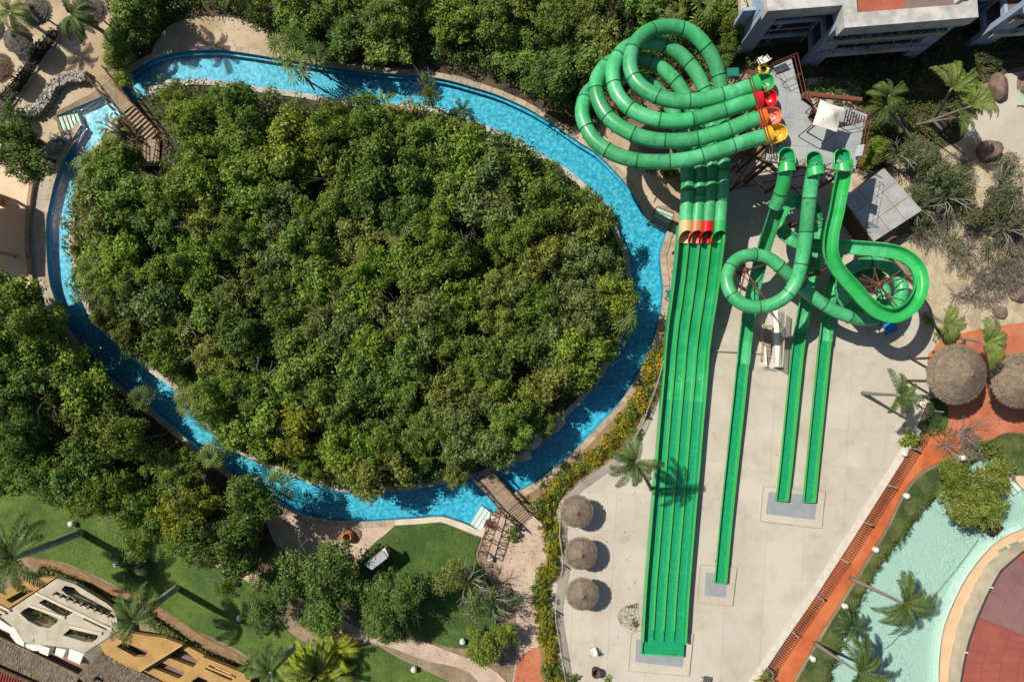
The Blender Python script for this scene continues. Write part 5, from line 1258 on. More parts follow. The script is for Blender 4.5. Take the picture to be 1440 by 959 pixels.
# stair unit with white side wall and slatted screen
st = thing('entry_stair', P(1080, 480, 0), 'white-walled stair with pale wooden treads and slatted screen between the channels', 'stairs')
a = P(1078, 458); 
for i in range(10):
    c = P(1080 - i * .5, 459 + i * 5.2, 1.35 - i * .11); mb = MB(); mb.box(c, (.85, .27, .05), R(-4)); mb.build('tread', M['wood_deck'], st)
c0, c1 = P(1090, 438, 0), P(1085, 516, 0); mb = MB(); mb.box(((c0.x + c1.x) / 2, (c0.y + c1.y) / 2, .45), (.5, (c0 - c1).length, .9), math.atan2((c1 - c0).x * -1, -(c1 - c0).y)); mb.build('side_wall', M['white_paint'], st)
c0, c1 = P(1073, 457, 0), P(1070, 514, 0); mb = MB(); mb.box(((c0.x + c1.x) / 2, (c0.y + c1.y) / 2, .4), (.16, (c0 - c1).length, .8), math.atan2((c1 - c0).x * -1, -(c1 - c0).y)); mb.build('side_wall', M['white_paint'], st)
c0, c1 = P(1094, 438, 0), P(1089, 516, 0); mb = MB()
for i in range(34): q = c0.lerp(c1, i / 33); mb.box((q.x, q.y, 1.0), (.08, .05, 2.0))
tag(mb.build('screen_slats', M['fence_cream'], st), kind='stuff')
mb = MB(); mb.tube([c0 + Vector((0, 0, 1.9)), c1 + Vector((0, 0, 1.9))], .04, 5); mb.tube([c0 + Vector((0, 0, .6)), c1 + Vector((0, 0, .6))], .04, 5); mb.build('screen_rail', M['fence_cream'], st)
mb = MB(); mb.tube([P(1069, 514, 1.0), P(1088, 516, 1.0)], .04, 5); mb.tube([P(1069, 514, .6), P(1088, 516, .6)], .03, 5); mb.build('gate_bar', M['white_paint'], st); done(st)
# low retaining edge across the plaza
rt = thing('retaining_edge', P(1030, 495, 0), 'thin concrete step edge crossing the plaza beside the racer slide', 'kerb')
for x0, x1 in ((998, 1040), (1049, 1074)):
    c0, c1 = P(x0, 493, 0), P(x1, 495 + (x1 - 1040) * .12, 0); mb = MB(); mb.box(((c0.x + c1.x) / 2, (c0.y + c1.y) / 2, .16), ((c1 - c0).length, .12, .32), math.atan2((c1 - c0).y, (c1 - c0).x)); mb.build('edge_block', M['plain_concrete'], rt)
done(rt)

# ---------------------------------------------------------------- garden lamps
def garden_lamp(px, py, label, group):
    c = P(px, py, 0); r_ = thing('garden_lamp', (c.x, c.y, LZ[0]), label, 'lamp', group, random.uniform(0, 6)); r_.scale = (.85, .85, .85)
    mb = MB(); mb.lathe([(.27, 0), (.30, .1), (.27, .3), (.23, .42), (.02, .44)], 14); mb.build('body', M['lamp_white'], r_, True)
    mb = MB(); mb.lathe([(.30, .46), (.33, .52), (.26, .62), (.14, .70), (.01, .72)], 14); mb.build('cap', M['lamp_white'], r_, True)
    mb = MB()
    for k in range(3): a = k * 2.1; mb.tube([(.16 * math.cos(a), .16 * math.sin(a), .42), (.2 * math.cos(a), .2 * math.sin(a), .5)], .03, 5)
    mb.box((.12, 0, .71), (.22, .05, .06)); mb.build('fins', M['pad_grey'], r_); return r_
for i, (x, y) in enumerate([(1271, 696), (1228, 771), (1185, 850), (1140, 923)]):
    garden_lamp(x, y, f'round white garden lamp on the grass strip by the pool, {["topmost of the four", "second from the top", "third from the top", "lowest of the four"][i]}', 'white lamps on the grass strip')
garden_lamp(1349, 643, 'round white garden lamp at the top end of the turquoise pool', 'white lamps on the grass strip')
garden_lamp(1268, 637, 'round white garden lamp beside the fence on the red path', 'white lamps on the grass strip')
for x, y, l in [(583, 938, 'white garden lamp on the grass below the bottom path'), (662, 921, 'white garden lamp at the edge of the bottom path'), (651, 899, 'white garden lamp under the sparse tree'), (340, 866, 'white garden lamp in the middle of the lower lawn'), (168, 791, 'white garden lamp beside the small lawn palm'), (105, 735, 'stone garden lamp on the left lawn near the royal palm'), (690, 783, 'tall white post lamp at the foot of the trellis arch'), (332, 818, 'white garden lamp beside the pink path')]:
    garden_lamp(x, y, l, 'white lamps in the gardens')

# ---------------------------------------------------------------- trellis, pavilion, urn, planter
tr = thing('trellis_arch', P(688, 755, 0), 'dark brown crossed trellis standing between lawn and walkway', 'trellis')
for p, q in (((690, 723), (672, 783)), ((703, 727), (684, 785))):
    mb = MB(); mb.tube([P(*p, 2.2), P(*q, 2.2)], .06, 5); mb.build('top_beam', M['wood_dark'], tr)
    for k in (0, .33, .66, 1): c = P(p[0] + (q[0] - p[0]) * k, p[1] + (q[1] - p[1]) * k, 2.2); mb = MB(); mb.tube([(c.x, c.y, 0), c], .06, 6); mb.build('post', M['wood_dark'], tr)
for i in range(7):
    t0, t1 = i / 7, (i + 1) / 7; L = lambda t: P(690 - 18 * t, 723 + 60 * t, 2.2); Rr_ = lambda t: P(703 - 19 * t, 727 + 58 * t, 2.2)
    mb = MB(); mb.tube([L(t0), Rr_(t0)], .05, 4); mb.build('cross_bar', M['wood_dark'], tr); mb = MB(); mb.tube([L(t0), Rr_(t1)] if i % 2 else [Rr_(t0), L(t1)], .035, 4); mb.build('diagonal', M['wood_dark'], tr)
done(tr)
pa = thing('towel_kiosk', P(532, 786, 0), 'small kiosk with a pale grey flat roof on the lawn', 'kiosk')
rf = [P2(*q, 2.6) for q in ((512, 793), (539, 774), (545, 784), (523, 801))]; mb = MB(); mb.prism(rf, 2.5, 2.65); mb.build('roof', M['pavilion'], pa)
rf2 = [P2(*q, 2.6) for q in ((537, 773), (541, 771), (546, 782), (543, 785))]; mb = MB(); mb.prism(rf2, 2.3, 2.5); mb.build('side_panel', M['white_paint'], pa)
mb = MB(); mb.prism([tuple(np.mean(np.array(rf), 0) + (np.array(q) - np.mean(np.array(rf), 0)) * .85) for q in rf], 0, 2.49); mb.build('body', M['plain_concrete'], pa); done(pa)
ur = thing('clay_urn', P(491, 752, 0), 'large orange clay urn lying open on the river terrace', 'urn', None, .3)
mb = MB(); mb.lathe([(.25, .02), (.50, .15), (.62, .42), (.56, .68), (.40, .84), (.34, .88), (.42, .94), (.44, .99), (.36, .98), (.29, .86), (.45, .65), (.5, .4), (.38, .18), (.05, .14)], 20); mb.build('pot', M['orange_pot'], ur, True)
mb = MB(); mb.lathe([(.0, .20), (.48, .22), (.62, .1), (.66, .0)], 16, (.62, -.1, 0)); mb.build('splash_stone', M['rock_red'], ur, True)
mb = MB(); mb.tube([(-.45, .1, .5), (-.7, .15, .62), (-.62, .15, .8), (-.36, .1, .84)], .05, 6); mb.build('handle', M['orange_pot'], ur, True)
pr_ = thing('stone_planter', P(884, 866, 0), 'half-round planter bed of dark stones on the plaza by the racer slide', 'planter')
f_ = [P2(*q) for q in ((897, 847), (896, 862), (899, 870), (893, 887), (884, 884), (872, 877), (868, 866), (872, 856), (882, 850))]; LZp = LZ[0]
mb = MB(); mb.prism(f_, 0, .06); mb.build('bed', M['forest_floor'], pr_); mb = MB(); strip(mb, f_, -.05, .05, 0, .12, True); mb.build('kerb', M['plain_concrete'], pr_); mb = MB()
for x, y in poisson(f_, .17, 3000, .06, 4):
    q = random.uniform(.10, .17); mb.box((x, y, .1), (q, q * random.uniform(.5, .9), q * .7), 0, Matrix.Rotation(random.uniform(0, 3), 3, 'Z') @ Matrix.Rotation(random.uniform(-.5, .5), 3, 'X'))
tag(mb.build('stones', M['rubble'], pr_), kind='stuff'); done(pr_)
wd = thing('litter_bin', P(837, 941, 0), 'round dark bin standing on the plaza near the bottom edge', 'bin')
mb = MB(); mb.lathe([(.34, 0), (.4, .85), (.42, .9), (.36, .9), (.33, .3), (.01, .28)], 18, tuple(P(837, 941, .0))); mb.build('drum', M['wood_dark'], wd, True); mb = MB(); mb.lathe([(.42, .9), (.45, .94), (.36, .94)], 18, tuple(P(837, 941, .0))); mb.build('rim', M['steel_dark'], wd); done(wd)
ch = thing('lounge_chair', P(993, 957, 0), 'dark slatted chair cut by the bottom edge of the plaza', 'chair')
for i in range(5): mb = MB(); mb.box(P(990 + i * 2.2, 954.5 + i * .5, .45), (.1, .6, .04), R(-12)); mb.build('slat', M['steel_dark'], ch)
for q in ((988, 953), (1000, 956), (987, 960), (999, 963)): c = P(*q, .4); mb = MB(); mb.tube([(c.x, c.y, 0), (c.x, c.y, .46)], .03, 5); mb.build('leg', M['steel_dark'], ch)
done(ch)
# pool bar deck: inset planters, rope, dark pad in the pool
for i, (x, y, r_, l) in enumerate([(1408, 772, 27, 1.0), (1394, 788, 38, 1.0), (1384, 802, 44, 1.15), (1375, 816, 50, 1.15), (1367, 830, 55, 1.1), (1361, 843, 60, .95), (1352, 865, 68, 1.05), (1346, 881, 72, 1.1), (1343, 897, 76, 1.1), (1339, 915, 82, 1.2), (1335, 945, 86, 1.3), (1424, 764, 20, 1.0)]):
    c = P(x, y, 0); r = thing('glass_planter', (c.x, c.y, LZ[0]), 'narrow green-grey inset panel with cream frame in the curved pool deck', 'inset panel', 'inset panels in the curved pool deck', R(r_))
    mb = MB(); w_ = .42
    for k in (-1, 1): mb.box((0, k * w_ / 2, .03), (l, .06, .10)); mb.box((k * l / 2, 0, .028), (.06, w_ - .07, .10))
    mb.build('frame', M['cream_trim'], r); mb = MB(); mb.box((0, 0, .0), (l - .05, w_ - .05, .05)); mb.build('panel', M['mat_green'], r)
rp = thing('pool_rope', P(1300, 830, 0), 'dark beaded rope lying across the turquoise pool', 'rope')
mb = MB(); ps = resample([P2(*q) for q in spline([(1376, 760), (1350, 795), (1315, 838), (1290, 867), (1262, 898), (1246, 912)], 6)], .17)
for q in ps: mb.lathe([(.0, -.045), (.055, -.02), (.055, .02), (.0, .045)], 6, (q[0] + random.uniform(-.02, .02), q[1] + random.uniform(-.02, .02), -.10))
tag(mb.build('beads', M['rope'], rp), kind='stuff'); done(rp)
pd = thing('stone_block', P(1391, 740, 0), 'dark square stone plinth in the pool at the foot of the overhanging tree', 'plinth')
f_ = [P2(*q) for q in ((1389, 726), (1412, 741), (1397, 756), (1376, 741))]; mb = MB(); mb.prism(f_, -.45, .02); mb.build('block', M['steel_dark'], pd); mb = MB(); mb.prism([tuple(np.mean(np.array(f_), 0) + (np.array(q) - np.mean(np.array(f_), 0)) * .8) for q in f_], .02, .06); mb.build('soil', M['forest_floor'], pd); done(pd)

# ---------------------------------------------------------------- shrubs and hedges
SHR = [crown_mesh('foliage', .42, .42, 12, 60, cr=(.16, .3), lsize=(.10, .2)) for _ in range(4)]
CRO = [crown_mesh('foliage', .55, .6, 16, 46, cr=(.2, .36), lsize=(.14, .28)) for _ in range(4)]
def stem(h): mb = MB(); mb.tube([(0, 0, 0), (0, 0, h)], [.05, .03], 5); return mb.mesh('stem')
STEM = stem(.4); STEM.materials.append(M['bark'])
def shrub(px, py, protos, col, label, cat='shrub', group=None, s=1., name='shrub', z=0.):
    c = P(px, py, z + .3); r = thing(name, (c.x, c.y, z), label, cat, group, random.uniform(0, 6)); r.scale = (s, s, s * random.uniform(.85, 1.2))
    o = link('foliage', random.choice(protos), None, r); o.location = (0, 0, .15); o.color = jit(col, .2); link('stem', STEM, None, r); return r
row = resample([(1312, 700), (1283, 738), (1256, 770), (1229, 811), (1211, 843), (1193, 884), (1170, 945), (1160, 975)], 12.2)
for x, y in row: shrub(x - 3, y - 1, SHR, (.085, .13, .02), 'small round bright shrub in the row along the turquoise pool', group='small shrubs along the pool edge', s=random.uniform(.85, 1.1))
hl = resample([(922, 500), (908, 545), (893, 575), (868, 612), (848, 635), (820, 655), (795, 676), (776, 695), (766, 712), (770, 735), (778, 755), (780, 778), (772, 800), (764, 825), (762, 850), (766, 880), (772, 905), (776, 935), (784, 962)], 8.2)
cc = {'yellow-green': (.30, .29, .018), 'golden': (.36, .30, .018), 'green': (.14, .20, .028), 'dark green': (.07, .11, .024)}
for i, (x, y) in enumerate(hl):
    for dx in (-5, 5):
        kk = random.choices(list(cc), [5, 1.6, 3, .8])[0]; shrub(x + dx + random.uniform(-3, 3), y + random.uniform(-3, 3), CRO, cc[kk], f'{kk} croton shrub in the hedge along the plaza fence', group=f'{kk} shrubs of the plaza hedge', s=random.uniform(.8, 1.25), name='croton_shrub')
for x, y, s, c, l in [(1282, 612, 1.5, 'fresh', 'bright green shrub beside the fence above the red path'), (1272, 625, 1.0, 'fresh', 'small bright shrub under the fence by the lamp'), (720, 752, 1.5, 'grey', 'grey-green bush growing through the pink walkway'), (895, 610, 1.2, 'mid', 'round green bush in the bed beside the hedge'), (752, 715, 1.2, 'grey', 'spiky grey bush beside the lower stairs'), (38, 152, .7, 'dark', 'small dark shrub standing on the sand by the stone wall'), (895, 876, .6, 'dark', 'small shrub at the tip of the stone planter'),
                     (1395, 640, 1.5, 'olive', 'olive shrub at the edge of the round lawn'), (1412, 652, 1.4, 'mid', 'green shrub beside the pool steps'), (1378, 632, 1.3, 'dark', 'dark shrub at the tip of the round lawn'), (1318, 605, 1.2, 'dark', 'dark shrub on the small lawn below the thatched roof'), (1340, 655, 1.5, 'mid', 'green shrub beside the pool lamp'), (940, 240, 1.2, 'fresh', 'bright hedge plant between the tubes and the river'), (915, 232, 1.2, 'mid', 'green hedge plant left of the four tubes'), (890, 222, 1.1, 'mid', 'green plant on the bank below the tube loops'), (958, 250, 1.0, 'fresh', 'bright plant touching the parallel tubes'),
                     (985, 105, 1.4, 'grey', 'grey-green plant inside the loops'), (945, 155, 1.6, 'mid', 'green plant inside the lowest loop'), (920, 140, 1.3, 'olive', 'olive plant inside the tube loops'), (690, 735, 1.0, (.20, .03, .05), 'pinkish red bush beside the lower bridge'), (985, 500, .5, 'dark', 'tiny weed beside the racer'), (200, 268, 1.2, 'mid', 'leafy bush on the island path'), (1305, 448, .9, 'yellow', 'yellowish plant at the foot of the bent palm'), (1320, 468, 1.1, 'mid', 'green plant beside the big thatched roof'),
                     (640, 800, 1.6, 'olive', 'pale olive shrub at the lawn corner by the trellis'), (800, 955, 1.3, 'grey', 'grey-green shrub at the bottom end of the hedge'), (855, 955, .7, 'fresh', 'small green shrub beside the bin')]:
    shrub(x, y, CRO, GREENS[c] if isinstance(c, str) else c, l, s=s)
# clipped hedge along the ochre building
def hedge(px, w, h, label, col, n=26, name='clipped_hedge'):
    sp = resample([P2(*q) for q in spline(px, 5)], .3); root = thing(name, (*sp[0], 0), label, 'hedge'); V = []
    for q in sp:
        m_ = n; uu = rng.uniform(-1, 1, m_) * w / 2; top = rng.random(m_) < .7; zz = np.where(top, h + rng.normal(size=m_) * .05, rng.uniform(.1, h, m_)); uu = np.where(top, uu, np.sign(uu) * w / 2)
        a = rng.uniform(0, 2 * PI, m_); pp = np.stack([q[0] + np.cos(a) * abs(uu), q[1] + np.sin(a) * abs(uu), zz], 1); nn = unit(np.stack([np.cos(a) * ~top, np.sin(a) * ~top, np.where(top, 1., .3)], 1) + rng.normal(size=(m_, 3)) * .35); V.append(leaf_quads(pp, nn, rng.uniform(.12, .24, m_)))
    o = link('foliage', quads_mesh('foliage', np.concatenate(V), M['leaf']), None, root); o.color = (*col, 1)
    mb = MB(); strip(mb, sp, -w * .3, w * .3, 0, h * .8); mb.build('twig_core', M['forest_floor'], root); return done(root)
hedge([(60, 800), (93, 812), (127, 829), (155, 843), (180, 849), (205, 863), (233, 882), (277, 912), (340, 944), (370, 963)], 1.25, .75, 'long clipped hedge between the dirt path and the ochre roofs', (.13, .20, .03), 34)
hedge([(1306, 566), (1299, 584), (1290, 602)], .6, .8, 'short clipped hedge beside the small lawn below the thatched roof', (.035, .07, .02), 20)
# dry scrub
def dry_mesh(R_, h, n, seed):
    rd = random.Random(seed); mb = MB()
    for i in range(n):
        a = rd.uniform(0, 2 * PI); e = rd.uniform(.15, 1.1); L = R_ * rd.uniform(.6, 1.1); p = Vector((rd.uniform(-.15, .15), rd.uniform(-.15, .15), 0)); d = Vector((math.cos(a) * math.cos(e), math.sin(a) * math.cos(e), math.sin(e)))
        mid = p + d * L * .5 + Vector((rd.uniform(-.1, .1), rd.uniform(-.1, .1), .1)); end = p + d * L + Vector((rd.uniform(-.2, .2), rd.uniform(-.2, .2), -.1)); mb.tube([p, mid, end], [.028, .018, .006], 4, False)
        for j in range(4):
            q = mid.lerp(end, rd.uniform(0, .9)); b = a + rd.uniform(-1.2, 1.2); l2 = L * rd.uniform(.2, .45); e2 = q + Vector((math.cos(b) * l2, math.sin(b) * l2, rd.uniform(-.05, .3))); mb.tube([q, e2], [.012, .004], 3, False)
    me = mb.mesh('branches'); me.materials.append(M['twig']); return me
DRY = [dry_mesh(1.5, 1, 26, i) for i in range(4)]; DLF = [crown_mesh('leaves', 1.2, .9, 16, 14, cr=(.25, .5), lsize=(.10, .2)) for _ in range(3)]
def dry(px, py, s, leafy, label, col='dry', group='dry shrubs on the sandy slope'):
    c = P(px, py, .3); r = thing('dry_shrub', (c.x, c.y, 0), label, 'dry shrub', group, random.uniform(0, 6)); r.scale = (s, s, s)
    link('branches', random.choice(DRY), None, r)
    if leafy: o = link('leaves', random.choice(DLF), None, r); o.location = (0, 0, .2); o.color = jit(GREENS[col], .2)
for i in range(84):
    x, y = random.uniform(1285, 1450), random.uniform(225, 425)
    if x < 1300 + (y - 300) * .3 and y > 330: continue
    if abs(x - 1375) < 16 and y < 300: continue
    lf = random.random() < (.75 if y < 330 else .4)
    dry(x, y, random.uniform(.7, 1.35), lf, 'leafy grey-green scrub on the sandy slope' if lf else 'leafless grey scrub on the sandy slope', random.choice(['dry', 'olive', 'dry', 'dry']), 'leafy scrub on the sandy slope' if lf else 'bare scrub on the sandy slope')
dry(1352, 610, 1.5, False, 'dry leafless shrub on the red terrace', group=None); dry(1330, 625, 1.4, False, 'dry brown shrub beside the pool tree', group=None); dry(1365, 628, 1.2, True, 'wispy dry shrub at the tip of the pool', 'olive', None)
dry(505, 868, 1.3, False, 'bare grey bush beside the round tree and the bottom path', group=None)
dry(960, 140, 1.1, True, 'wispy plant on the sand inside the tube loops', 'olive', None)
# grass tufts on the lawns
V = []
for lp, k, z in ((LAWN1, 15000, .05), (LAWN2, 6500, .05), (LAWN3, 1200, .08), (LAWN4, 6500, .09), (LAWN5, 2200, .09)):
    xs = [q[0] for q in lp]; ys = [q[1] for q in lp]; rd = np.random.default_rng(k); X = rd.uniform(max(-50, min(xs)), min(50, max(xs)), k * 3); Y = rd.uniform(max(-31, min(ys)), max(ys), k * 3)
    ok = [i for i in range(len(X)) if inside(X[i], Y[i], lp)][:k]; m_ = len(ok)
    pp = np.stack([X[ok], Y[ok], np.full(m_, LZ[0] + .02)], 1); V.append(leaf_quads(pp, unit(rd.normal(size=(m_, 3)) * .6 + np.array([0, 0, .8])), rd.uniform(.07, .16, m_), .3))
o = link('grass', quads_mesh('grass', np.concatenate(V), M['leaf'])); o.color = (.085, .15, .028, 1); tag(o, 'short green grass tufts over the lawns', 'grass', kind='stuff')

# ---------------------------------------------------------------- hotel at the top right
ho = P(1124, 100, 0); HA = R(4.6); hc, hs = math.cos(HA), math.sin(HA)
hotel = thing('hotel_building', (ho.x, ho.y, 0), 'blue-grey three-storey hotel with pale roof parapets and planted balconies', 'building', None, HA)
def hbox(name, x0, x1, y0, y1, z0, z1, m, parent=None):
    mb = MB(); mb.box(((x0 + x1) / 2, (y0 + y1) / 2, (z0 + z1) / 2), (x1 - x0, y1 - y0, z1 - z0)); return mb.build(name, M[m], parent or hotel)
def leaves_box(name, x0, x1, y0, y1, z, n, col, parent, hh=.3, sz=(.14, .3)):
    pp = np.stack([rng.uniform(x0, x1, n), rng.uniform(y0, y1, n), z + rng.uniform(0, hh, n)], 1); o = link(name, quads_mesh(name, leaf_quads(pp, unit(rng.normal(size=(n, 3)) * .6 + np.array([0, 0, .8])), rng.uniform(*sz, n)), M['leaf']), None, parent)
    o.color = (*col, 1); tag(o, kind='stuff'); return o
def parapet_roof(x0, x1, y0, y1, w, floors):
    hbox('roof_parapet', x0, x1, y0, y0 + w, 7.55, 8.65, 'grey_roof'); hbox('roof_parapet', x0, x1, y1 - w, y1, 7.55, 8.65, 'grey_roof')
    hbox('roof_parapet', x0, x0 + w, y0 + w, y1 - w, 7.552, 8.648, 'grey_roof'); hbox('roof_parapet', x1 - w, x1, y0 + w, y1 - w, 7.552, 8.648, 'grey_roof')
    n = len(floors); L = (x1 - x0 - 2 * w) / n
    for i, f_ in enumerate(floors): hbox('roof_terrace', x0 + w + i * L, x0 + w + (i + 1) * L, y0 + w, y1 - w, 7.6, 7.95 + .02 * i, f_)
    hbox('fascia', x0 + .05, x1 - .05, y0 + .08, y0 + w, 7.1, 7.54, 'blue_wall')
def balconies(x0, x1, yf, yb, planter=True):
    """floors, planters and windows between two fins"""
    hbox('back_wall', x0, x1, yb, yb + .3, 0, 7.5, 'blue_wall')
    for z in (2.55, 5.1):
        hbox('balcony_floor', x0, x1, yf + .5, yb, z - .2, z, 'brown_floor')
        hbox('balcony_beam', x0, x1, yf + .35, yf + .5, z - .45, z + .1, 'blue_wall')
        if planter:
            hbox('planter_box', x0 + .1, x1 - .1, yf - .15, yf + .34, z - .1, z + .5, 'grey_roof' if z < 3 else 'plain_concrete')
            leaves_box('planter_greenery', x0 + .2, x1 - .2, yf - .1, yf + .3, z + .45, 260 if z > 3 else 40, (.03, .06, .018), hotel)
        mb = MB(); mb.tube([(x0, yf + .43, z + 1.0), (x1, yf + .43, z + 1.0)], .03, 5)
        n = max(2, int((x1 - x0) / 1.5))
        for k in range(n + 1): q = x0 + (x1 - x0) * k / n; mb.tube([(q, yf + .43, z + .1), (q, yf + .43, z + 1.0)], .025, 5)
        mb.build('balcony_rail', M['white_paint'], hotel)
    n = max(1, int((x1 - x0) / 2.2)); w = (x1 - x0) / n
    for fz in (.3, 2.8, 5.35):
        for k in range(n):
            fr_ = hbox('window', x0 + k * w + .25, x0 + (k + 1) * w - .25, yb - .06, yb + .02, fz, fz + 1.9, 'wood_dark'); hbox('pane', x0 + k * w + .35, x0 + (k + 1) * w - .35, yb - .08, yb - .05, fz + .1, fz + 1.8, 'window_dark', fr_)
    for k in range(1, n): hbox('wall_pier', x0 + k * w - .2, x0 + k * w + .2, yf + .9, yb - .01, 0, 7.5, 'blue_wall')
# block with the red roof terrace
parapet_roof(0, 10.9, -.35, 12, 1.15, ['red_floor', 'brown_floor'])
hbox('white_turret', 9.5, 9.9, 1.2, 1.7, 7.9, 9.1, 'white_wall')
hbox('fin_wall', 0, 1.75, .3, .8, 0, 7.54, 'blue_wall'); hbox('fin_wall', 9.4, 10.85, .3, .8, 0, 7.54, 'blue_wall'); balconies(.32, 10.5, .15, 3.8)
hbox('side_wall', .02, .3, 4.8, 12, 0, 7.54, 'white_wall'); hbox('side_wall', 10.6, 10.86, 3.8, 12, 0, 7.54, 'blue_wall')
for z in (2.5, 5.05): hbox('side_beam', .02, .3, .81, 4.79, z - .4, z + .1, 'blue_wall')
hbox('side_beam', .02, .3, .81, 4.79, 6.9, 7.54, 'blue_wall'); hbox('side_column', .02, .3, 2.5, 2.9, 0, 6.89, 'blue_wall')
# set-back block on the left
parapet_roof(-6.1, -.01, 1.5, 12, 1.0, ['brown_floor'])
hbox('fin_wall', -6.0, -4.4, 2.0, 2.5, 0, 7.54, 'blue_wall'); balconies(-5.7, -.05, 1.9, 5.2, False)
hbox('side_wall', -6.05, -5.75, 2.51, 12, 0, 7.54, 'blue_wall')
for z in (2.4, 4.9): hbox('side_terrace', -7.0, -6.06, 3.2, 12, z - .2, z + .45, 'cream_wall'); leaves_box('planter_greenery', -6.8, -6.2, 3.6, 11.5, z + .4, 220, (.04, .07, .02), hotel)
hbox('terrace_pier', -7.15, -6.06, 2.9, 3.19, 0, 6.2, 'blue_wall'); hbox('terrace_pier', -7.05, -6.07, 6.0, 6.3, 0, 6.8, 'blue_wall')
# recessed link and right-hand block
balconies(10.9, 15.7, 3.0, 4.6, False); hbox('link_roof', 10.9, 15.7, 3.6, 12, 7.55, 8.3, 'grey_roof')
parapet_roof(15.7, 32, .3, 12, 1.15, ['red_floor', 'brown_floor']); hbox('fin_wall', 15.7, 17.9, .9, 1.4, 0, 7.54, 'blue_wall'); balconies(16.0, 30, .7, 4.2)
hbox('side_wall', 15.72, 16.0, 5.2, 12, 0, 7.54, 'blue_wall')
for z in (2.5, 5.05): hbox('side_beam', 15.72, 16.0, 1.41, 5.19, z - .4, z + .1, 'blue_wall')
hbox('side_column', 15.72, 16.0, 3.0, 3.4, 0, 6.89, 'blue_wall')
# clipped dark hedges in the shade of the hotel
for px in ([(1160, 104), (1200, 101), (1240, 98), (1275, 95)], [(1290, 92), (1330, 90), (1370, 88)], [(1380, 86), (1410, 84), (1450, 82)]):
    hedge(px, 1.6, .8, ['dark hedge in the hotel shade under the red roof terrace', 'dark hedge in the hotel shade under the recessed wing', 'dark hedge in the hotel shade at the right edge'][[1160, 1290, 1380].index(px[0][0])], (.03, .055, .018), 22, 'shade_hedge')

# ---------------------------------------------------------------- flat grey service roof
sr = thing('service_building', P(1240, 285, 0), 'low service building with pale grey flat roof below the platform', 'building'); zr = 3.0
rq = [(1187, 280), (1243, 236), (1297, 296), (1229, 340)]; rw = [P2(*q, zr) for q in rq]; cc_ = np.mean(np.array(rw), 0)
mb = MB(); mb.prism([tuple(cc_ + (np.array(q) - cc_) * .94) for q in rw], 0, zr - .2); mb.build('wall', M['wood_dark'], sr)
A_, B_, C_, D_ = [Vector((*q, zr)) for q in rw]
for i in range(3):
    for j in range(3):
        f4 = lambda u, v: A_.lerp(B_, u).lerp(D_.lerp(C_, u), v); e = .004
        q = [f4(i / 3 + e, j / 3 + e), f4((i + 1) / 3 - e, j / 3 + e), f4((i + 1) / 3 - e, (j + 1) / 3 - e), f4(i / 3 + e, (j + 1) / 3 - e)]; mb = MB(); mb.prism([(v.x, v.y) for v in q], zr - .2, zr + random.uniform(0, .01)); mb.build('roof_panel', M['shed_roof'], sr)
for k in range(6):
    a = P(1248 + k * 3.2, 339 + k * -1.5, 2.2 - k * .28); mb = MB(); mb.box(a, (1.3, .24, .05), R(35)); mb.build('stair_tread', M['wood_dark'], sr)
done(sr)
# ---------------------------------------------------------------- round bar roof at the bottom right
bar = thing('bar_roof', P(1500, 935, 0), 'round red and mauve panelled bar roof at the bottom right corner', 'roof')
ep = [(1500, 752), (1470, 761), (1439, 776), (1408, 803), (1390, 835), (1375, 869), (1364, 900), (1357, 930), (1352, 960), (1350, 1000)]; E = [P(x, y, 3.0) for x, y in ep]; CT = P(1540, 935, 4.6)
def eat(t): k = min(len(E) - 2, int(t)); return E[k].lerp(E[k + 1], t - k)
for s0, s1, m_, nu in ((0, 2.22, 'bar_red', 5), (2.22, 4.98, 'bar_mauve', 5), (4.98, 9, 'bar_red', 8)):
    for i in range(nu):
        for j in range(7):
            t0, t1 = s0 + (s1 - s0) * i / nu, s0 + (s1 - s0) * (i + 1) / nu; w0, w1 = j / 7, (j + 1) / 7; sh_ = .5 / nu * (j % 2) * 0
            q = [eat(t0 + .007).lerp(CT, w0 + .0015), eat(t1 - .007).lerp(CT, w0 + .0015), eat(t1 - .007).lerp(CT, w1 - .0015), eat(t0 + .007).lerp(CT, w1 - .0015)]
            mb = MB(); dz = Vector((0, 0, -.05)); o_ = Vector((0, 0, random.uniform(0, .012))); vs = [v + o_ for v in q] + [v + dz for v in q]; mb.add(vs, [(3, 2, 1, 0), (4, 5, 6, 7), (0, 1, 5, 4), (1, 2, 6, 5), (2, 3, 7, 6), (3, 0, 4, 7)][0:1] + [(0, 1, 2, 3), (0, 4, 5, 1), (1, 5, 6, 2), (2, 6, 7, 3), (3, 7, 4, 0)][1:]); mb.build('roof_panel', M[m_], bar)
mb = MB(); n = 40; mb.add([eat(9 * k / n) + Vector((0, 0, -.06)) for k in range(n + 1)] + [CT + Vector((0, 0, -.06))], [(k + 1, k, n + 1) for k in range(n)]); mb.build('underlay', M['bar_mauve'], bar)
for t in (2.22, 4.98): mb = MB(); mb.tube([eat(t) + Vector((0, 0, .02)), CT + Vector((0, 0, .02))], .09, 6); mb.build('hip_ridge', M['bar_red'], bar)
mb = MB(); mb.tube([eat(9 * k / 60) + Vector((0, 0, -.05)) for k in range(61)], .09, 6); mb.build('gutter', M['steel_dark'], bar)
for t in (3.7, 6.55): c = eat(t); mb = MB(); mb.box(c + Vector((-.1, 0, .06)), (.22, .10, .10)); mb.build('bracket', M['white_paint'], bar)
mb = MB(); pl_ = [tuple((e.lerp(CT, .06)).xy) for e in E] + [(CT.x, CT.y)]; mb.prism(pl_, 0, 2.9); mb.build('wall', M['cream_wall'], bar)
done(bar)

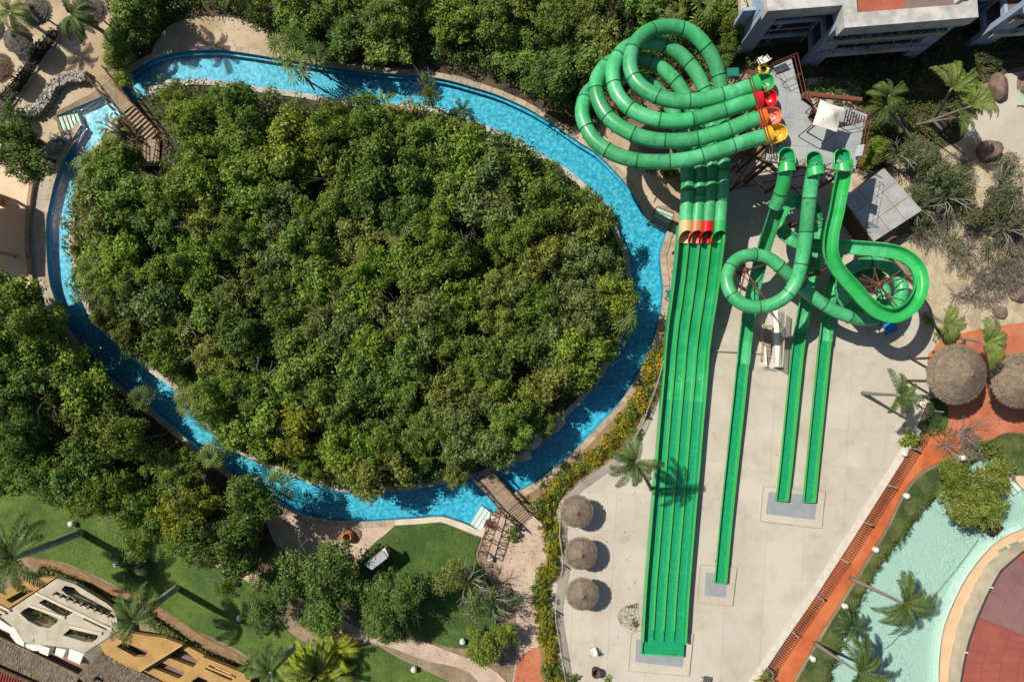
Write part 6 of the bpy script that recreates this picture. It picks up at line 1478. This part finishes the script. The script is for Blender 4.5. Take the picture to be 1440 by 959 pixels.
# ---------------------------------------------------------------- cream pergola roof and ochre wing, bottom left
def slab_with_holes(name, px, holes, z0, z1, m, parent, rim=None):
    L0 = [P2(*q, z1) for q in px]; LH = [[P2(*q, z1) for q in h] for h in holes]; lp = [[Vector((x, y, 0)) for x, y in L] for L in [L0] + LH]; vs = [v for L in lp for v in L]; mb = MB(); fs = []
    for a, b, c in tessellate_polygon(lp):
        if (vs[b] - vs[a]).cross(vs[c] - vs[a]).z < 0: b, c = c, b
        fs.append((a, b, c))
    mb.add([(v.x, v.y, z1) for v in vs], fs)
    for k, L in enumerate([L0] + LH):
        n = len(L); mb.add([(x, y, z0) for x, y in L] + [(x, y, z1) for x, y in L], [(i, (i + 1) % n, n + (i + 1) % n, n + i) if (area(L) > 0) == (k == 0) else (n + i, n + (i + 1) % n, (i + 1) % n, i) for i in range(n)])
    return mb.build(name, M[m], parent)
cr = thing('pergola_building', P(90, 860, 0), 'cream flat-roofed villa with long slots, white merlons and roof plants', 'building'); CZ = 1.6
SL = [[(86, 829), (91, 823), (104, 826), (112, 834), (136, 847), (158, 859), (152, 865), (132, 854), (108, 843), (94, 836)], [(54, 847), (65, 841), (104.5, 860), (91, 868)], [(28, 862), (33, 857), (41, 853), (50, 855), (82, 870), (80, 875), (69, 883), (56, 881), (40, 873)], [(117, 870.5), (119, 865), (156, 880), (149, 886)], [(88, 893), (98, 884), (138, 893), (136, 898), (129, 903), (119, 902)]]
slab_with_holes('roof_slab', [(80, 813), (0, 866), (25, 887), (35, 903), (58, 906), (100, 911), (118, 918), (167, 886), (162, 858), (150, 848), (105, 821)], SL, CZ - .55, CZ, 'cream_wall', cr)
for h in SL: f_ = [P2(*q, CZ) for q in h]; mb = MB(); strip(mb, offset(f_, .0, True), -.02, -.0, CZ - 1.4, CZ - .56, True); mb.build('slot_lining', M['cream_wall'], cr)
for p, q in (((51, 833), (158, 884)), ((43, 851), (92, 868)), ((99, 880), (144, 890))):
    a, b = P(*p, CZ), P(*q, CZ); d = (b - a).normalized(); s = Vector((-d.y, d.x, 0)) * .12; mb = MB(); mb.prism([tuple((v).xy) for v in (a - s, b - s, b + s, a + s)], CZ - .1, CZ + .14); mb.build('roof_upstand', M['cream_trim'], cr)
for k in range(9): c = P(77.5 + 76.5 * k / 8, 834.5 + 31 * k / 8, CZ + .2); mb = MB(); mb.box(c, (.2, .2, .42), R(30)); mb.build('rafter_peg', M['wood_dark'], cr); mb = MB(); mb.box(c + Vector((.28, -.05, -.12)), (.55, .06, .1), R(-5)); mb.build('rafter_tail', M['wood_dark'], cr)
c = P(44, 900, CZ); mb = MB(); mb.box(c, (.45, .32, .12)); mb.build('roof_vent', M['plain_concrete'], cr)
slab_with_holes('room_floor', [(75, 812), (-10, 866), (30, 900), (118, 915), (164, 884), (160, 855)], [], 0, .25, 'brown_floor', cr)
for (x0, y0, x1, y1), k, c_ in (((48, 858, 80, 874), 260, (.12, .16, .02)), ((100, 886, 136, 899), 240, (.09, .10, .025)), ((66, 846, 100, 862), 90, (.05, .07, .02)), ((122, 870, 150, 882), 60, (.06, .06, .03))):
    V = []; a, b = P(x0, y0, 1.15), P(x1, y1, 1.15); d = (b - a); t = rng.random(k); pp = np.array(a)[None] + t[:, None] * np.array(d)[None] + rng.normal(size=(k, 3)) * np.array([.10, .10, .12]); o = link('roof_plants', quads_mesh('roof_plants', leaf_quads(pp, unit(rng.normal(size=(k, 3)) * .6 + np.array([0, 0, .8])), rng.uniform(.14, .3, k)), M['leaf']), None, cr); o.color = (*c_, 1); tag(o, kind='stuff')
slab_with_holes('mauve_terrace', [(-30, 862), (0, 875), (30, 900), (60, 906), (118, 920), (114, 948), (60, 928), (0, 906), (-30, 890)], [], 0, .7, 'mauve_floor', cr)
for q in ([(-20, 862), (0, 871), (24, 887), (18, 892), (2, 884), (-20, 876)], [(18, 878), (34, 903), (33, 917), (14, 893)], [(36, 905), (57, 906), (56, 915), (36, 914)], [(56, 906), (70, 911), (67, 922), (55, 917)], [(79, 910), (93, 913), (88, 925), (77, 920)], [(98, 911), (118, 919), (112, 934), (95, 926)]):
    slab_with_holes('merlon', q, [], .71, 1.5 + random.uniform(-.05, .05), 'white_wall', cr)
a, b = P(167, 887, 1.55), P(118, 919, 1.55); c, d = P(111, 950, .4), P(150, 922, .4); mb = MB(); mb.add([a, b, c, d, a + Vector((-.4, .3, -1.)), b + Vector((-.4, .3, -1.))], [(0, 1, 2, 3), (1, 0, 4, 5), (1, 5, 2), (0, 3, 4), (3, 2, 5, 4)]); mb.build('buttress_wall', M['cream_wall'], cr)
done(cr)
oc = thing('ochre_building', P(240, 935, 0), 'ochre yellow flat-roofed villa wing with dark roof slots at the bottom edge', 'building'); OZ = 1.5
slab_with_holes('roof_slab', [(140, 906), (170, 888), (232, 897), (257, 906), (197, 944), (150, 925)], [[(164, 909), (172, 903), (208, 915), (204, 923), (190, 923)]], OZ - .5, OZ, 'ochre_wall', oc)
slab_with_holes('roof_slab', [(285, 923), (354, 951), (338, 1000), (225, 1000), (255, 956)], [[(288, 940), (295, 934.5), (333, 951), (325, 957)], [(270, 957), (279, 951), (300, 960), (290, 972), (262, 970)]], OZ - .5, OZ + .02, 'ochre_wall', oc)
slab_with_holes('lower_roof', [(197, 942), (257, 905), (290, 922), (258, 958), (235, 975)], [[(236, 924), (254, 909), (279, 930), (272, 938)], [(215, 939), (227, 931), (261, 945), (252, 954)]], OZ - 1.0, OZ - .52, 'ochre_wall', oc)
for p, q in (((197, 943), (257, 905.5)), ((292, 937), (331, 953)), ((303, 937), (326, 947))):
    a, b = P(*p, OZ), P(*q, OZ); d = (b - a).normalized(); s = Vector((-d.y, d.x, 0)) * .08; mb = MB(); mb.prism([tuple((v).xy) for v in (a - s, b - s, b + s, a + s)], OZ - .4, OZ + .1); mb.build('roof_upstand', M['ochre_trim'], oc)
slab_with_holes('room_floor', [(142, 908), (170, 890), (350, 950), (335, 998), (225, 998)], [], 0, .2, 'brown_floor', oc)
mb = MB(); a, b = P(241, 936, 2.4), P(266, 945, 2.4)
done(oc)
ow = thing('ochre_annex', P(25, 848, 0), 'ochre terrace roof left of the cream villa roof under the royal palm', 'building')
slab_with_holes('roof_slab', [(-20, 842), (18, 822), (60, 812), (78, 812), (48, 832), (0, 863), (-20, 866)], [[(8, 843), (30, 831), (40, 834), (16, 848)]], 1.1, 1.6, 'ochre_wall', ow); slab_with_holes('room_floor', [(-18, 844), (60, 814), (46, 832), (-18, 864)], [], 0, .2, 'brown_floor', ow)
for p, q in (((-5, 848), (14, 858)), ((-8, 854), (8, 862))): a, b = P(*p, 1.7), P(*q, 1.7); d = (b - a).normalized(); s = Vector((-d.y, d.x, 0)) * .1; mb = MB(); mb.prism([tuple(v.xy) for v in (a - s, b - s, b + s, a + s)], 1.61, 1.85); mb.build('cream_beam', M['cream_trim'], ow)
done(ow)
def thatch_plane(root, top, bot, m='thatch', rows=16, per=.12):
    (a, b), (d, c) = top, bot; mb = MB(); mb.add([a, b, c, d], [(3, 2, 1, 0)]); mb.add([v + Vector((0, 0, -.2)) for v in (a, b, c, d)], [(0, 1, 2, 3)]); mb.build('roof_base', M[m], root); mb = MB(); nrm = (b - a).cross(d - a).normalized(); nrm = nrm if nrm.z > 0 else -nrm
    for r in range(rows):
        n = int((b - a).length / per)
        for k in range(n):
            u = (k + random.random()) / n; v1 = min(1.02, (r + 1 + random.uniform(-.3, .5)) / rows); v0 = max(0, v1 - 2.4 / rows); f4 = lambda u, v: a.lerp(b, u).lerp(d.lerp(c, u), v); sk = random.uniform(-.008, .012)
            p0, p1 = f4(u, v0) + nrm * .01, f4(u + sk, v1) + nrm * random.uniform(.05, .1); s = (b - a).normalized() * random.uniform(.03, .07); mb.add([p0 - s, p0 + s, p1 + s * .8, p1 - s * .8], [(0, 1, 2, 3)])
    tag(mb.build('straw', M[m], root), kind='stuff')
th = thing('thatched_wing', P(60, 940, 0), 'long grey-brown thatched roof along the bottom left corner', 'thatched roof')
a, b, c, d = P(-40, 876, 1.7), P(113, 949, 1.7), P(75, 1010, .6), P(-60, 950, .6); thatch_plane(th, (a, b), (d, c), 'thatch')
a, b, c, d = P(108, 950, 1.65), P(140, 918, 1.65), P(270, 978, .9), P(200, 1030, .9); thatch_plane(th, (a, d), (b, c), 'thatch', 14); mb = MB(); mb.prism([P2(*q, .45) for q in ((-40, 915), (100, 968), (220, 1000), (230, 1030), (-40, 1010))], 0, .45); mb.build('wall', M['cream_wall'], th)
c = P(137, 952, 1.5); mb = MB(); mb.tube([c, c + Vector((0, 0, .7))], .16, 8); mb.build('vent_pipe', M['wood_dark'], th); done(th)
rr = thing('red_tile_roof', P(15, 955, 0), 'ribbed red tiled roof just showing at the bottom left corner', 'roof')
a, b = P(-40, 922, 1.6), P(52, 962, 1.6)
for k in range(26):
    p = a.lerp(b, k / 25); q = p + Vector((-1.2, -3.2, -.7)); mb = MB(); mb.tube([p, q], .11, 6); mb.build('tile_row', M['roof_tile_red'], rr)
mb = MB(); mb.add([a + Vector((0, 0, -.05)), b + Vector((0, 0, -.05)), b + Vector((-1.2, -3.2, -.75)), a + Vector((-1.2, -3.2, -.75))], [(3, 2, 1, 0)]); mb.build('underlay', M['roof_tile_red'], rr); mb = MB(); mb.tube([a + Vector((0, 0, .1)), b + Vector((0, 0, .1))], .16, 8); mb.build('ridge', M['wood_dark'], rr); done(rr)

# ---------------------------------------------------------------- small loose things
wp = thing('white_board', P(161, 286, 0), 'small white board on posts showing between the trees at the left of the island', 'board'); q_ = [P2(*q, 4.9) for q in ((156, 282), (164, 274), (167, 279), (160, 294), (155, 291))]
mb = MB(); mb.prism(q_, 4.86, 4.94); mb.build('panel', M['white_paint'], wp)
for k in (0, 2, 3): mb = MB(); mb.tube([(*q_[k], 0), (*q_[k], 4.9)], .05, 5); mb.build('post', M['steel_dark'], wp)
done(wp)
rg = thing('swim_ring', P(1074, 98, PZ), 'yellow swim ring at the top left corner of the slide platform', 'swim ring'); mb = MB(); n = 20; c = P(1074, 98, PZ + .15); vs = []
for i in range(n):
    a = 2 * PI * i / n
    for k in range(8): b = 2 * PI * k / 8; vs.append(c + Vector((math.cos(a) * (.36 + .13 * math.cos(b)), math.sin(a) * (.36 + .13 * math.cos(b)), .13 * math.sin(b))))
mb.add(vs, [(i * 8 + k, ((i + 1) % n) * 8 + k, ((i + 1) % n) * 8 + (k + 1) % 8, i * 8 + (k + 1) % 8) for i in range(n) for k in range(8)]); mb.build('tube', M['yellow_plastic'], rg, True)
mb = MB(); mb.lathe([(.06, -.02), (.07, .03), (.0, .05)], 8, c + Vector((.36, 0, .13))); mb.build('valve', M['white_paint'], rg); done(rg)
def plastic_chair(px, py, z, rz, label, m='white_paint'):
    c = P(px, py, z); r = thing('plastic_chair', (c.x, c.y, z), label, 'chair', None, rz)
    mb = MB(); mb.box((0, 0, .43), (.46, .46, .04)); mb.build('seat', M[m], r); mb = MB(); mb.box((-.24, 0, .68), (.05, .46, .5), 0, Matrix.Rotation(R(-12), 3, 'Y')); mb.build('backrest', M[m], r)
    for x in (-.2, .2):
        for y in (-.2, .2): mb = MB(); mb.tube([(x, y, 0), (x, y, .43)], .025, 5); mb.build('leg', M[m], r)
    for y in (-.24, .24): mb = MB(); mb.box((0, y, .64), (.44, .05, .03)); mb.build('armrest', M[m], r)
plastic_chair(1067, 90, PZ, .5, 'white plastic chair at the top corner of the slide platform')
plastic_chair(1073, 88, PZ, 2.2, 'white plastic chair turned sideways next to the yellow swim ring')
lt = plastic_chair(1290, 566, 0, 1.1, 'white garden chair behind the fence by the big thatched roof')
plastic_chair(834, 912, LZ[0], 2., 'small white chair on the plaza by the lower hedge')
# fallen leaves on the paths
V = []
for (x0, y0, x1, y1), k in (((705, 735, 770, 959), 420), ((225, 30, 365, 72), 160), ((800, 690, 900, 930), 60), ((1000, 500, 1140, 930), 14), ((560, 900, 690, 955), 120), ((380, 705, 540, 780), 160), ((940, 335, 960, 470), 80), ((60, 110, 150, 160), 60), ((1310, 550, 1440, 640), 140)):
    X = rng.uniform(x0, x1, k); Y = rng.uniform(y0, y1, k); pp = np.array([[*P2(a, b), LZ[0] + .03] for a, b in zip(X, Y)]); V.append(leaf_quads(pp, unit(rng.normal(size=(k, 3)) * .3 + np.array([0, 0, 1.])), rng.uniform(.06, .15, k)))
o = link('leaf_litter', quads_mesh('leaf_litter', np.concatenate(V), M['leaf'])); o.color = (.16, .10, .035, 1); tag(o, 'dry fallen leaves scattered over paths and paving', 'leaf litter', kind='stuff')

for o in list(bpy.data.objects):
    if o.type == 'MESH' and not o.data.materials: print('no material', o.name)
